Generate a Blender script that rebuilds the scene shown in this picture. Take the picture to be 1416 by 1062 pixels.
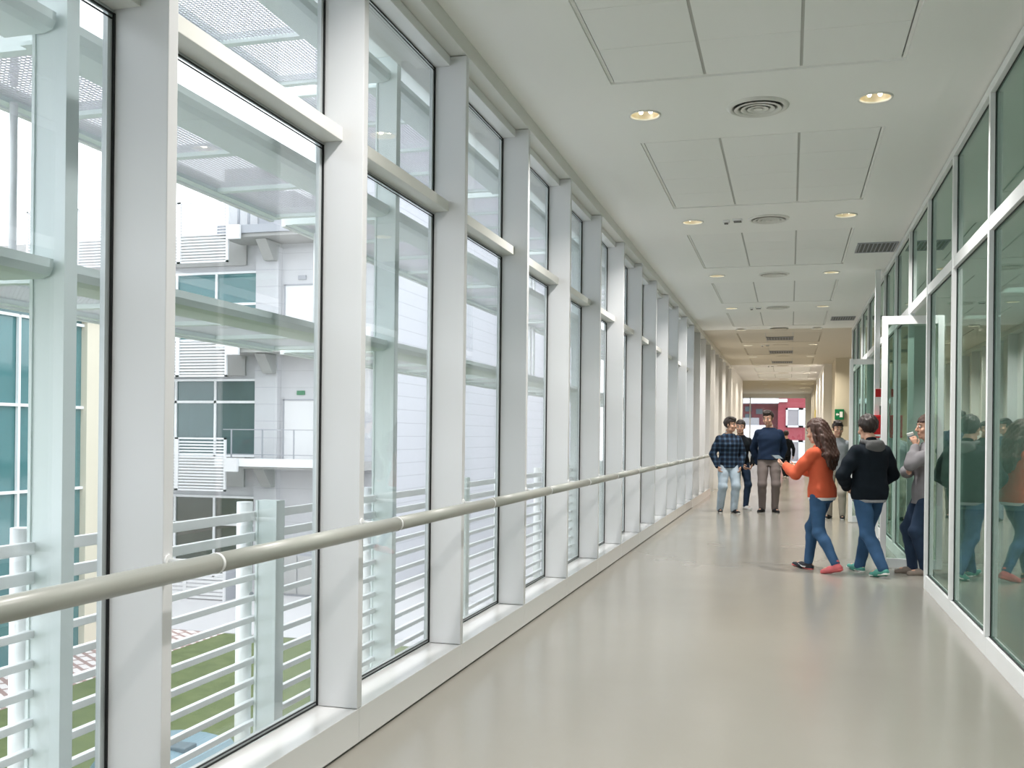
import bpy, bmesh, math, random
import numpy as np
from mathutils import Vector, Matrix

SC = bpy.context.scene
COL = SC.collection
for _o in list(bpy.data.objects):
    bpy.data.objects.remove(_o, do_unlink=True)

# ------------------------------------------------------------------ camera
EYE = 1.4
cam_data = bpy.data.cameras.new('camera')
cam = bpy.data.objects.new('camera', cam_data)
COL.objects.link(cam)
SC.camera = cam
F_PX = 1370.0
cam_data.sensor_fit = 'HORIZONTAL'
cam_data.sensor_width = 36.0
cam_data.lens = 36.0 * F_PX / 1416.0
cam_data.shift_x = 0.0
cam_data.shift_y = (601.8 - 531.0) / 1416.0
cam_data.clip_start = 0.05
cam_data.clip_end = 500
_yaw = math.atan(384.0 / F_PX)
_roll = math.radians(0.63)
_fw = Vector((-math.sin(_yaw), math.cos(_yaw), 0))
_rt = Vector((math.cos(_yaw), math.sin(_yaw), 0))
_up = Vector((0, 0, 1))
# picture is turned clockwise a little, so the camera is rolled anticlockwise
_rx = _rt * math.cos(_roll) + _up * math.sin(_roll)
_uy = -_rt * math.sin(_roll) + _up * math.cos(_roll)
_M = Matrix((_rx, _uy, -_fw)).transposed().to_4x4()
_M.translation = Vector((0, 0, EYE))
cam.matrix_world = _M

# ------------------------------------------------------------------ world, exposure
world = bpy.data.worlds.new('overcast sky')
SC.world = world
world.use_nodes = True
_bg = world.node_tree.nodes['Background']
_bg.inputs['Color'].default_value = (0.93, 0.965, 1.0, 1)
_bg.inputs['Strength'].default_value = 1.6
SC.view_settings.view_transform = 'Standard'
SC.view_settings.look = 'None'
SC.view_settings.gamma = 1.0
SC.view_settings.use_curve_mapping = False
SC.view_settings.exposure = 1.22
SC.cycles.max_bounces = 14
SC.cycles.diffuse_bounces = 6
SC.cycles.glossy_bounces = 6
SC.cycles.transmission_bounces = 8
SC.cycles.transparent_max_bounces = 24
SC.cycles.sample_clamp_indirect = 8
SC.cycles.caustics_reflective = False
SC.cycles.caustics_refractive = False
LAMP_W = 21.0          # each corridor downlight
LOBBY_W = 25.0         # lamps of the warm lobby
SIDE_FILL_W = 15.0          # lamps added behind the glass partition to brighten it

# ------------------------------------------------------------------ materials
MATS = {}
def mat(name, col, rough=0.5, metal=0.0, spec=0.5, var=0.0, vscale=3.0, bump=0.0, bscale=40.0, emit=None, coat=0.0):
    if name in MATS:
        return MATS[name]
    m = bpy.data.materials.new(name)
    m.use_nodes = True
    nt = m.node_tree
    b = nt.nodes['Principled BSDF']
    b.inputs['Base Color'].default_value = (*col, 1)
    b.inputs['Roughness'].default_value = rough
    b.inputs['Metallic'].default_value = metal
    b.inputs['Specular IOR Level'].default_value = spec
    if coat:
        b.inputs['Coat Weight'].default_value = coat
        b.inputs['Coat Roughness'].default_value = 0.08
    if emit:
        b.inputs['Emission Color'].default_value = (*emit[0], 1)
        b.inputs['Emission Strength'].default_value = emit[1]
    if var or bump:
        tc = nt.nodes.new('ShaderNodeTexCoord')
    if var:
        n = nt.nodes.new('ShaderNodeTexNoise')
        n.inputs['Scale'].default_value = vscale
        n.inputs['Detail'].default_value = 5
        nt.links.new(tc.outputs['Object'], n.inputs['Vector'])
        mx = nt.nodes.new('ShaderNodeMix')
        mx.data_type = 'RGBA'
        mx.inputs[6].default_value = (*[max(0, c * (1 - var)) for c in col], 1)
        mx.inputs[7].default_value = (*[min(1, c * (1 + var)) for c in col], 1)
        nt.links.new(n.outputs['Fac'], mx.inputs[0])
        nt.links.new(mx.outputs[2], b.inputs['Base Color'])
    if bump:
        n2 = nt.nodes.new('ShaderNodeTexNoise')
        n2.inputs['Scale'].default_value = bscale
        n2.inputs['Detail'].default_value = 4
        nt.links.new(tc.outputs['Object'], n2.inputs['Vector'])
        bp = nt.nodes.new('ShaderNodeBump')
        bp.inputs['Strength'].default_value = bump
        bp.inputs['Distance'].default_value = 0.01
        nt.links.new(n2.outputs['Fac'], bp.inputs['Height'])
        nt.links.new(bp.outputs['Normal'], b.inputs['Normal'])
    MATS[name] = m
    return m

def glass_mat(name, tint, ior=1.5, gloss=(1, 1, 1), rough=0.0, floor_refl=0.0):
    """thin architectural pane: tinted see-through plus a Fresnel mirror"""
    m = bpy.data.materials.new(name)
    m.use_nodes = True
    nt = m.node_tree
    nt.nodes.remove(nt.nodes['Principled BSDF'])
    out = nt.nodes['Material Output']
    tr = nt.nodes.new('ShaderNodeBsdfTransparent')
    tr.inputs['Color'].default_value = (*tint, 1)
    gl = nt.nodes.new('ShaderNodeBsdfGlossy')
    gl.inputs['Color'].default_value = (*gloss, 1)
    gl.inputs['Roughness'].default_value = rough
    fr = nt.nodes.new('ShaderNodeFresnel')
    fr.inputs['IOR'].default_value = ior
    # the pane is one sheet: take the same Fresnel from both sides
    geo = nt.nodes.new('ShaderNodeNewGeometry')
    mxn = nt.nodes.new('ShaderNodeMix')
    mxn.data_type = 'FLOAT'
    mxn.inputs[2].default_value = ior
    mxn.inputs[3].default_value = 1.0 / ior
    nt.links.new(geo.outputs['Backfacing'], mxn.inputs[0])
    fr2 = nt.nodes.new('ShaderNodeFresnel')
    nt.links.new(mxn.outputs[0], fr2.inputs['IOR'])
    mx = nt.nodes.new('ShaderNodeMixShader')
    add = nt.nodes.new('ShaderNodeMath')
    add.operation = 'ADD'
    add.use_clamp = True
    add.inputs[1].default_value = floor_refl
    nt.links.new(fr2.outputs['Fac'], add.inputs[0])
    nt.links.new(add.outputs[0], mx.inputs[0])
    nt.links.new(tr.outputs[0], mx.inputs[1])
    nt.links.new(gl.outputs[0], mx.inputs[2])
    nt.links.new(mx.outputs[0], out.inputs['Surface'])
    nt.nodes.remove(fr)
    MATS[name] = m
    return m

WHITE = mat('white powder coated aluminium', (0.80, 0.81, 0.81), 0.3, spec=0.5)
SILLM = mat('white glossy sill', (0.74, 0.74, 0.735), 0.13, spec=0.6)
FINM = mat('white painted fin', (0.685, 0.69, 0.70), 0.35)
CREAM = mat('off white metal', (0.72, 0.72, 0.68), 0.4)
ALU = mat('pale grey aluminium', (0.60, 0.64, 0.65), 0.35, metal=0.2)
BLACK = mat('black rubber', (0.006, 0.007, 0.008), 0.6)
GAP = mat('dark grey gap', (0.16, 0.16, 0.155), 0.8)
RUNNER = mat('grey ceiling runner', (0.50, 0.50, 0.48), 0.8)
CEIL = mat('matt ceiling paint', (0.90, 0.905, 0.88), 0.85, var=0.01, vscale=0.6)
CEILWARM = mat('ceiling paint tinted as warm light', (0.62, 0.58, 0.50), 0.85, var=0.02, vscale=0.6)  # warm light on the far ceiling, put into its colour
CEILWH = mat('white ceiling paint', (0.82, 0.80, 0.79), 0.85)
TILE = mat('mineral ceiling tile', (0.885, 0.89, 0.87), 0.9, bump=0.06, bscale=220)
TILEWARM = mat('ceiling tile tinted as warm light', (0.58, 0.545, 0.47), 0.9, bump=0.06, bscale=220)  # same warm light painted into the far tiles
TANWALL = mat('tan wall paint', (0.58, 0.53, 0.41), 0.7, var=0.03)
WHWALL = mat('white wall paint', (0.80, 0.79, 0.77), 0.6, var=0.01)
GREYWALL = mat('grey wall paint', (0.72, 0.76, 0.74), 0.8)
STEEL = mat('pale green steel paint', (0.78, 0.85, 0.84), 0.4)
STEELWH = mat('white steel paint', (0.80, 0.81, 0.82), 0.4)
RAILW = mat('white railing steel', (0.92, 0.93, 0.94), 0.4)
RUBBERRAIL = mat('warm grey handrail paint', (0.36, 0.37, 0.335), 0.35)
RED = mat('signal red', (0.55, 0.008, 0.012), 0.35)
GREENSIGN = mat('exit sign green', (0.0, 0.17, 0.06), 0.4)
SIGNWHITE = mat('sign white', (0.85, 0.85, 0.83), 0.5)
YELLOW = mat('yellow sign', (0.75, 0.62, 0.10), 0.5)
CHROME = mat('satin reflector', (0.80, 0.70, 0.52), 0.3, metal=0.9)
LAMPGLOW = mat('lamp glow', (1, 0.95, 0.85), 0.4, emit=((1.0, 0.88, 0.66), 5.5))
CONC = mat('light concrete', (0.40, 0.395, 0.385), 0.85, var=0.08, vscale=1.2, bump=0.1, bscale=12)
CONCW = mat('white rendered wall', (0.52, 0.52, 0.535), 0.8, var=0.02, vscale=0.8)
PAVE = mat('pale paving', (0.50, 0.485, 0.49), 0.85, var=0.06, vscale=1.5)
CREAMWALL = mat('cream rendered wall', (0.60, 0.55, 0.44), 0.8, var=0.02)
FILLGLOW = mat('added fill glow', (.9, .95, .92), 0.5, emit=((1, .99, .98), 0.35))  # glow of the lamps added behind the partition glass
BLUEBOX = mat('pale blue plastic', (0.15, 0.24, 0.28), 0.5)
DARKBOX = mat('dark blue grey plastic', (0.09, 0.13, 0.15), 0.5)
GREYROOF = mat('grey roof sheet', (0.33, 0.34, 0.37), 0.6)
REDCLAD = mat('dark red cladding', (0.30, 0.045, 0.06), 0.7, var=0.12, vscale=2.0)
BROWNCLAD = mat('red brown cladding', (0.20, 0.05, 0.06), 0.7)
BLIND = mat('grey blind', (0.30, 0.28, 0.29), 0.7)
BRIGHTW = mat('bright white band', (0.70, 0.70, 0.71), 0.6)

GLASS_L = glass_mat('clear window glass', (0.875, 0.895, 0.905), 1.5)
GLASS_R = glass_mat('green partition glass', (0.55, 0.69, 0.635), 1.62, (0.88, 0.97, 0.93), floor_refl=0.02)
GLASS_D = glass_mat('green door glass', (0.74, 0.83, 0.79), 1.55, (0.90, 0.98, 0.95))
GLASS_B = None

def dark_glass(name, col):
    m = mat(name, col, 0.06, spec=0.8, var=0.25, vscale=0.7)
    return m
TEALGLASS = dark_glass('teal facade glass', (0.06, 0.17, 0.18))
FARGLASS = dark_glass('dark teal window glass', (0.06, 0.105, 0.11))
OLIVEGLASS = dark_glass('olive window glass', (0.07, 0.08, 0.065))

# floor: poured resin, softly glossy, patchy sheen
FLOORM = mat('poured resin floor', (0.50, 0.48, 0.42), 0.2, spec=0.5)
def _floor_nodes(m):
    nt = m.node_tree
    b = nt.nodes['Principled BSDF']
    tc = nt.nodes.new('ShaderNodeTexCoord')
    n = nt.nodes.new('ShaderNodeTexNoise'); n.inputs['Scale'].default_value = 0.7; n.inputs['Detail'].default_value = 3
    nt.links.new(tc.outputs['Object'], n.inputs['Vector'])
    mr = nt.nodes.new('ShaderNodeMapRange')
    mr.inputs[3].default_value = 0.15; mr.inputs[4].default_value = 0.25
    nt.links.new(n.outputs['Fac'], mr.inputs[0])
    nt.links.new(mr.outputs[0], b.inputs['Roughness'])
    n2 = nt.nodes.new('ShaderNodeTexNoise'); n2.inputs['Scale'].default_value = 1.3; n2.inputs['Detail'].default_value = 6
    nt.links.new(tc.outputs['Object'], n2.inputs['Vector'])
    mx = nt.nodes.new('ShaderNodeMix'); mx.data_type = 'RGBA'
    mx.inputs[6].default_value = (0.258, 0.245, 0.212, 1); mx.inputs[7].default_value = (0.287, 0.274, 0.240, 1)
    nt.links.new(n2.outputs['Fac'], mx.inputs[0]); nt.links.new(mx.outputs[2], b.inputs['Base Color'])
    n3 = nt.nodes.new('ShaderNodeTexNoise'); n3.inputs['Scale'].default_value = 5.0; n3.inputs['Detail'].default_value = 2
    nt.links.new(tc.outputs['Object'], n3.inputs['Vector'])
    bp = nt.nodes.new('ShaderNodeBump'); bp.inputs['Strength'].default_value = 0.006; bp.inputs['Distance'].default_value = 0.02
    nt.links.new(n3.outputs['Fac'], bp.inputs['Height']); nt.links.new(bp.outputs['Normal'], b.inputs['Normal'])
_floor_nodes(FLOORM)

# perforated sheet: round holes cut with a transparent shader on a fine grid
def perf_mat():
    m = bpy.data.materials.new('perforated white sheet')
    m.use_nodes = True
    nt = m.node_tree
    b = nt.nodes['Principled BSDF']
    b.inputs['Base Color'].default_value = (0.88, 0.85, 0.92, 1)
    b.inputs['Roughness'].default_value = 0.5
    tc = nt.nodes.new('ShaderNodeTexCoord')
    mp = nt.nodes.new('ShaderNodeVectorMath'); mp.operation = 'SCALE'; mp.inputs['Scale'].default_value = 1 / 0.022
    nt.links.new(tc.outputs['Object'], mp.inputs[0])
    fr = nt.nodes.new('ShaderNodeVectorMath'); fr.operation = 'FRACTION'
    nt.links.new(mp.outputs[0], fr.inputs[0])
    sb = nt.nodes.new('ShaderNodeVectorMath'); sb.operation = 'SUBTRACT'; sb.inputs[1].default_value = (0.5, 0.5, 0.0)
    nt.links.new(fr.outputs[0], sb.inputs[0])
    ml = nt.nodes.new('ShaderNodeVectorMath'); ml.operation = 'MULTIPLY'; ml.inputs[1].default_value = (1, 1, 0)
    nt.links.new(sb.outputs[0], ml.inputs[0])
    ln = nt.nodes.new('ShaderNodeVectorMath'); ln.operation = 'LENGTH'
    nt.links.new(ml.outputs[0], ln.inputs[0])
    lt = nt.nodes.new('ShaderNodeMath'); lt.operation = 'LESS_THAN'; lt.inputs[1].default_value = 0.38
    nt.links.new(ln.outputs['Value'], lt.inputs[0])
    tr = nt.nodes.new('ShaderNodeBsdfTransparent')
    mx = nt.nodes.new('ShaderNodeMixShader')
    nt.links.new(lt.outputs[0], mx.inputs[0])
    nt.links.new(b.outputs[0], mx.inputs[1]); nt.links.new(tr.outputs[0], mx.inputs[2])
    nt.links.new(mx.outputs[0], nt.nodes['Material Output'].inputs['Surface'])
    return m
PERF = perf_mat()

def lined_mat(name, col, line, axis, step, width, rough=0.7):
    """flat material with thin straight joints every `step` metres along an axis (world metres of the object)"""
    m = mat(name, col, rough)
    nt = m.node_tree
    b = nt.nodes['Principled BSDF']
    tc = nt.nodes.new('ShaderNodeTexCoord')
    sx = nt.nodes.new('ShaderNodeSeparateXYZ')
    nt.links.new(tc.outputs['Object'], sx.inputs[0])
    dv = nt.nodes.new('ShaderNodeMath'); dv.operation = 'DIVIDE'; dv.inputs[1].default_value = step
    nt.links.new(sx.outputs['XYZ'.index(axis)], dv.inputs[0])
    fr = nt.nodes.new('ShaderNodeMath'); fr.operation = 'FRACT'
    nt.links.new(dv.outputs[0], fr.inputs[0])
    lt = nt.nodes.new('ShaderNodeMath'); lt.operation = 'LESS_THAN'; lt.inputs[1].default_value = width / step
    nt.links.new(fr.outputs[0], lt.inputs[0])
    mx = nt.nodes.new('ShaderNodeMix'); mx.data_type = 'RGBA'
    mx.inputs[6].default_value = (*col, 1); mx.inputs[7].default_value = (*line, 1)
    nt.links.new(lt.outputs[0], mx.inputs[0]); nt.links.new(mx.outputs[2], b.inputs['Base Color'])
    return m
CLAD = lined_mat('white horizontal cladding', (0.47, 0.475, 0.51), (0.33, 0.335, 0.36), 'Z', 0.5, 0.03)

def grass_mat():
    m = mat('mown lawn', (0.17, 0.24, 0.06), 0.9)
    nt = m.node_tree; b = nt.nodes['Principled BSDF']
    tc = nt.nodes.new('ShaderNodeTexCoord')
    n = nt.nodes.new('ShaderNodeTexNoise'); n.inputs['Scale'].default_value = 2.2; n.inputs['Detail'].default_value = 10; n.inputs['Roughness'].default_value = 0.7
    nt.links.new(tc.outputs['Object'], n.inputs['Vector'])
    cr = nt.nodes.new('ShaderNodeValToRGB')
    cr.color_ramp.elements[0].position = 0.3; cr.color_ramp.elements[0].color = (0.068, 0.098, 0.024, 1)
    cr.color_ramp.elements[1].position = 0.7; cr.color_ramp.elements[1].color = (0.128, 0.158, 0.052, 1)
    nt.links.new(n.outputs['Fac'], cr.inputs[0]); nt.links.new(cr.outputs[0], b.inputs['Base Color'])
    return m
GRASS = grass_mat()

def pink_paving():
    m = mat('pink stone paving', (0.66, 0.56, 0.54), 0.85)
    nt = m.node_tree; b = nt.nodes['Principled BSDF']
    tc = nt.nodes.new('ShaderNodeTexCoord')
    mp = nt.nodes.new('ShaderNodeMapping'); mp.inputs['Rotation'].default_value = (0, 0, 0.6)
    nt.links.new(tc.outputs['Object'], mp.inputs[0])
    br = nt.nodes.new('ShaderNodeTexBrick')
    br.inputs['Color1'].default_value = (0.68, 0.60, 0.58, 1); br.inputs['Color2'].default_value = (0.74, 0.68, 0.66, 1)
    br.inputs['Mortar'].default_value = (0.33, 0.22, 0.20, 1)
    br.inputs['Scale'].default_value = 0.9; br.inputs['Mortar Size'].default_value = 0.05
    nt.links.new(mp.outputs[0], br.inputs['Vector']); nt.links.new(br.outputs[0], b.inputs['Base Color'])
    return m
PINK = pink_paving()

# ------------------------------------------------------------------ mesh helpers
class MB:
    def __init__(self):
        self.bm = bmesh.new()
        self.mats = []
    def mi(self, m):
        if m is None:
            return 0
        if m not in self.mats:
            self.mats.append(m)
        return self.mats.index(m)
    def box(self, x0, x1, y0, y1, z0, z1, m=None, bevel=0.0):
        v = [self.bm.verts.new((x, y, z)) for x in (x0, x1) for y in (y0, y1) for z in (z0, z1)]
        fs = []
        for q in ((0, 1, 3, 2), (4, 6, 7, 5), (0, 4, 5, 1), (2, 3, 7, 6), (0, 2, 6, 4), (1, 5, 7, 3)):
            fs.append(self.bm.faces.new([v[i] for i in q]))
        k = self.mi(m)
        for f in fs:
            f.material_index = k
        if bevel:
            es = list({e for f in fs for e in f.edges})
            bmesh.ops.bevel(self.bm, geom=es, offset=bevel, segments=2, profile=0.6, affect='EDGES')
        return self
    def cyl(self, p0, p1, r0, r1=None, seg=20, m=None, cap=True, smooth=True):
        p0 = Vector(p0); p1 = Vector(p1); r1 = r0 if r1 is None else r1
        d = (p1 - p0).normalized()
        a = d.orthogonal().normalized(); b = d.cross(a)
        k = self.mi(m)
        A = []; B = []
        for i in range(seg):
            t = 2 * math.pi * i / seg
            o = a * math.cos(t) + b * math.sin(t)
            A.append(self.bm.verts.new(p0 + o * r0)); B.append(self.bm.verts.new(p1 + o * r1))
        for i in range(seg):
            j = (i + 1) % seg
            f = self.bm.faces.new((A[i], A[j], B[j], B[i])); f.smooth = smooth; f.material_index = k
        if cap:
            f = self.bm.faces.new(A[::-1]); f.material_index = k
            f = self.bm.faces.new(B); f.material_index = k
        return self
    def lathe(self, prof, c=(0, 0, 0), seg=32, m=None, smooth=True):
        """profile of (r, z) turned about the vertical axis through c"""
        k = self.mi(m)
        rings = []
        for r, z in prof:
            if r < 1e-6:
                rings.append([self.bm.verts.new((c[0], c[1], c[2] + z))])
            else:
                rings.append([self.bm.verts.new((c[0] + r * math.cos(2 * math.pi * i / seg), c[1] + r * math.sin(2 * math.pi * i / seg), c[2] + z)) for i in range(seg)])
        for A, B in zip(rings, rings[1:]):
            for i in range(seg):
                j = (i + 1) % seg
                if len(A) == 1 and len(B) == 1:
                    continue
                if len(A) == 1:
                    f = self.bm.faces.new((A[0], B[i], B[j]))
                elif len(B) == 1:
                    f = self.bm.faces.new((A[i], B[0], A[j]))
                else:
                    f = self.bm.faces.new((A[i], B[i], B[j], A[j]))
                f.smooth = smooth; f.material_index = k
        return self
    def prism(self, pts, a, b, axis='Y', m=None):
        """polygon extruded between a and b along an axis; pts are the other two coordinates in order"""
        def P(u, v, w):
            return {'X': (w, u, v), 'Y': (u, w, v), 'Z': (u, v, w)}[axis]
        A = [self.bm.verts.new(P(u, v, a)) for u, v in pts]
        B = [self.bm.verts.new(P(u, v, b)) for u, v in pts]
        k = self.mi(m)
        fs = [self.bm.faces.new(A), self.bm.faces.new(B[::-1])]
        n = len(pts)
        for i in range(n):
            j = (i + 1) % n
            fs.append(self.bm.faces.new((A[i], B[i], B[j], A[j])))
        for f in fs:
            f.material_index = k
        return self
    def build(self, name, m=None, parent=None, origin=None):
        bmesh.ops.recalc_face_normals(self.bm, faces=self.bm.faces[:])
        base = Vector((0, 0, 0)); q = parent
        while q is not None:
            base += Vector(q.location); q = q.parent
        # vertices are given in the world; store them about the object's own origin
        org = Vector(origin) if origin is not None else base
        if org.length > 0:
            bmesh.ops.translate(self.bm, verts=self.bm.verts[:], vec=-org)
        me = bpy.data.meshes.new(name)
        self.bm.to_mesh(me); self.bm.free()
        for q in (self.mats if self.mats else [m]):
            me.materials.append(q)
        o = bpy.data.objects.new(name, me)
        COL.objects.link(o)
        o.parent = parent
        o.location = org - base
        return o

def tag(o, label=None, cat=None, group=None, kind=None):
    if label: o['label'] = label
    if cat: o['category'] = cat
    if group: o['group'] = group
    if kind: o['kind'] = kind
    return o

def empty(name, loc=(0, 0, 0)):
    o = bpy.data.objects.new(name, None)
    o.empty_display_size = 0.1
    COL.objects.link(o)
    o.location = loc
    return o

def copy_tree(o, delta=None, parent=None):
    c = o.copy(); COL.objects.link(c)
    if parent is not None:
        c.parent = parent
    for ch in o.children:
        copy_tree(ch, None, c)
    if delta is not None:
        c.location = Vector(o.location) + Vector(delta)
    return c

def ordinal(n):
    return ['first', 'second', 'third', 'fourth', 'fifth', 'sixth', 'seventh', 'eighth', 'ninth', 'tenth', 'eleventh', 'twelfth', 'thirteenth',
            'fourteenth', 'fifteenth', 'sixteenth', 'seventeenth', 'eighteenth', 'nineteenth', 'twentieth'][n - 1]

# ================================================================== THE CORRIDOR
XL, XG, XR, ZC = -1.85, -2.06, 1.255, 3.73
Y0, YEND = -3.15, 54.0
PITCH, FIN0, FT = 1.44, 4.083, 0.05
def finY(k): return FIN0 + PITCH * k

# ---- floor
b = MB()
b.box(-2.3, 6.2, Y0 - 0.2, YEND + 0.3, -0.30, 0.0)
tag(b.build('floor', FLOORM), 'glossy warm grey resin floor running down the corridor', 'floor', kind='structure')

# ---- ceiling with recesses for the tile panels and holes for round fittings
PX0, PX1 = -1.167, 0.663
PANELS = [0.45 + 3.69 * i for i in range(-1, 10)]          # near edge of each tile panel, 2.34 m long
PANELS = [p for p in [7.85 + 3.69 * i for i in range(-2, 9)]]
PL = 2.34
ROWS = [7.165 + 3.69 * i for i in range(-2, 13)]            # rows of round fittings, the last lamps added to brighten the far end
DLX, DFX = (-1.035, 0.537), -0.24
def ring_cell(b, x0, x1, y0, y1, cx, cy, r, z, m, seg=32):
    k = b.mi(m); I = []; O = []
    for i in range(seg):
        t = 2 * math.pi * (i + 0.5) / seg
        c, s = math.cos(t), math.sin(t)
        I.append(b.bm.verts.new((cx + r * c, cy + r * s, z)))
        q = min(((x1 if c > 0 else x0) - cx) / c if abs(c) > 1e-9 else 1e9, ((y1 if s > 0 else y0) - cy) / s if abs(s) > 1e-9 else 1e9)
        O.append(b.bm.verts.new((cx + q * c, cy + q * s, z)))
    for i in range(seg):
        j = (i + 1) % seg
        f = b.bm.faces.new((I[i], O[i], O[j], I[j])); f.material_index = k
        # the edge of the hole, up into the slab
    J = [b.bm.verts.new((v.co.x, v.co.y, z + 0.05)) for v in I]
    for i in range(seg):
        j = (i + 1) % seg
        f = b.bm.faces.new((I[i], I[j], J[j], J[i])); f.material_index = k
    # corner triangles of the square cell
    for sx, sy in ((1, 1), (-1, 1), (-1, -1), (1, -1)):
        X = x1 if sx > 0 else x0; Y = y1 if sy > 0 else y0
        near = sorted(range(seg), key=lambda i: (O[i].co.x - X) ** 2 + (O[i].co.y - Y) ** 2)[:2]
        f = b.bm.faces.new((O[near[0]], O[near[1]], b.bm.verts.new((X, Y, z)))); f.material_index = k
def quad(b, x0, x1, y0, y1, z, m):
    f = b.bm.faces.new([b.bm.verts.new(p) for p in ((x0, y0, z), (x1, y0, z), (x1, y1, z), (x0, y1, z))])
    f.material_index = b.mi(m)
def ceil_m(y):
    return CEIL if y < 21.9 else CEILWARM if y < 32.6 else CEILWH if y < 41.5 else CEILWARM  # tan bands carry the warm light in their colour
b = MB()
cuts = sorted({Y0 - 0.2, 21.9, 32.6, 41.5, YEND + 0.2} | {p for p in PANELS} | {p + PL for p in PANELS} | {r - 0.25 for r in ROWS} | {r + 0.25 for r in ROWS})
cuts = [c for c in cuts if Y0 - 0.21 <= c <= YEND + 0.21]
CX0, CX1 = -2.5, 6.2
for y0, y1 in zip(cuts, cuts[1:]):
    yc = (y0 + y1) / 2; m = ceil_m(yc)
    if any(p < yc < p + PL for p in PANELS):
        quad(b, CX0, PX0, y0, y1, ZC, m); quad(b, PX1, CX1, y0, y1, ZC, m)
    elif any(abs(r - yc) < 0.2 for r in ROWS):
        xs = [CX0]
        for cx, h, r in ((DLX[0], 0.25, 0.105), (DFX, 0.25, 0.19), (DLX[1], 0.25, 0.105)):
            quad(b, xs[-1], cx - h, y0, y1, ZC, m)
            ring_cell(b, cx - h, cx + h, y0, y1, cx, yc, r, ZC, m)
            xs.append(cx + h)
        quad(b, xs[-1], CX1, y0, y1, ZC, m)
    else:
        quad(b, CX0, CX1, y0, y1, ZC, m)
for p in PANELS:                                            # upstands of the recesses
    m = ceil_m(p + 1)
    for x0, x1, y0, y1 in ((PX0 - .02, PX0, p, p + PL), (PX1, PX1 + .02, p, p + PL), (PX0, PX1, p - .02, p), (PX0, PX1, p + PL, p + PL + .02)):
        b.box(x0, x1, y0, y1, ZC + 0.001, ZC + 0.09, m)
b.box(CX0 - 0.1, CX1 + 0.1, Y0 - 0.2, YEND + 0.2, ZC + 0.2, ZC + 0.5, CEIL)  # unseen roof slab added above the recesses to block light
tag(b.build('ceiling'), 'plain matt ceiling over the corridor, grey near, with warm light painted in as tan farther on', 'ceiling', kind='structure')

# ---- tile panels in the ceiling
def ceiling_panel(p, n):
    tan = ceil_m(p + 1) is CEILWARM
    tm = TILEWARM if tan else TILE
    t = empty('ceiling_tile_panel', ((PX0 + PX1) / 2, p + PL / 2, ZC))
    tag(t, None, 'ceiling panel', 'square tile panels set into the corridor ceiling')
    g = MB()
    w = 0.022
    for x0, x1, y0, y1 in ((PX0, PX0 + w, p, p + PL), (PX1 - w, PX1, p, p + PL), (PX0 + w, PX1 - w, p, p + w), (PX0 + w, PX1 - w, p + PL - w, p + PL)):
        g.box(x0 + .001, x1 - .001, y0 + .001, y1 - .001, ZC + 0.014, ZC + 0.03, tm)
    W = (PX1 - PX0 - 2 * w) / 3; L = (PL - 2 * w) / 4
    for i in (1, 2):                                        # two main runners of the grid
        g.box(PX0 + w + i * W - .012, PX0 + w + i * W + .012, p + w, p + PL - w, ZC + 0.012, ZC + 0.018, RUNNER)
    g.build('frame', tm, t)
    for i in range(3):
        for j in range(4):
            gx = 0.009
            x0 = PX0 + w + i * W + gx; x1 = x0 + W - 2 * gx
            y0 = p + w + j * L + 0.002; y1 = y0 + L - 0.004
            MB().box(x0, x1, y0, y1, ZC + 0.004, ZC + 0.02, tm, bevel=0.002).build('tile', tm, t)
    return t
PNAMES = {2: 'nearest of the square tile panels, cut by the top of the picture', 3: 'second nearest tile panel in the ceiling, twelve tiles in thin grooves',
          4: 'third nearest tile panel in the ceiling beyond the close pair of round lamps', 5: 'fourth tile panel along the ceiling', 6: 'fifth tile panel, last on the grey ceiling',
          7: 'sixth tile panel, first on the warm-tinted ceiling', 8: 'seventh tile panel, second on the warm-tinted ceiling', 9: 'eighth tile panel, third on the warm-tinted ceiling', 10: 'ninth tile panel, under the white end of the ceiling', 11: 'tenth tile panel, farthest one'}
for i, p in enumerate(PANELS):
    if p + PL < 4 or p > 38:
        continue
    t = ceiling_panel(p, i)
    t['label'] = PNAMES.get(i + 1, 'tile panel far down the ceiling')

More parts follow.
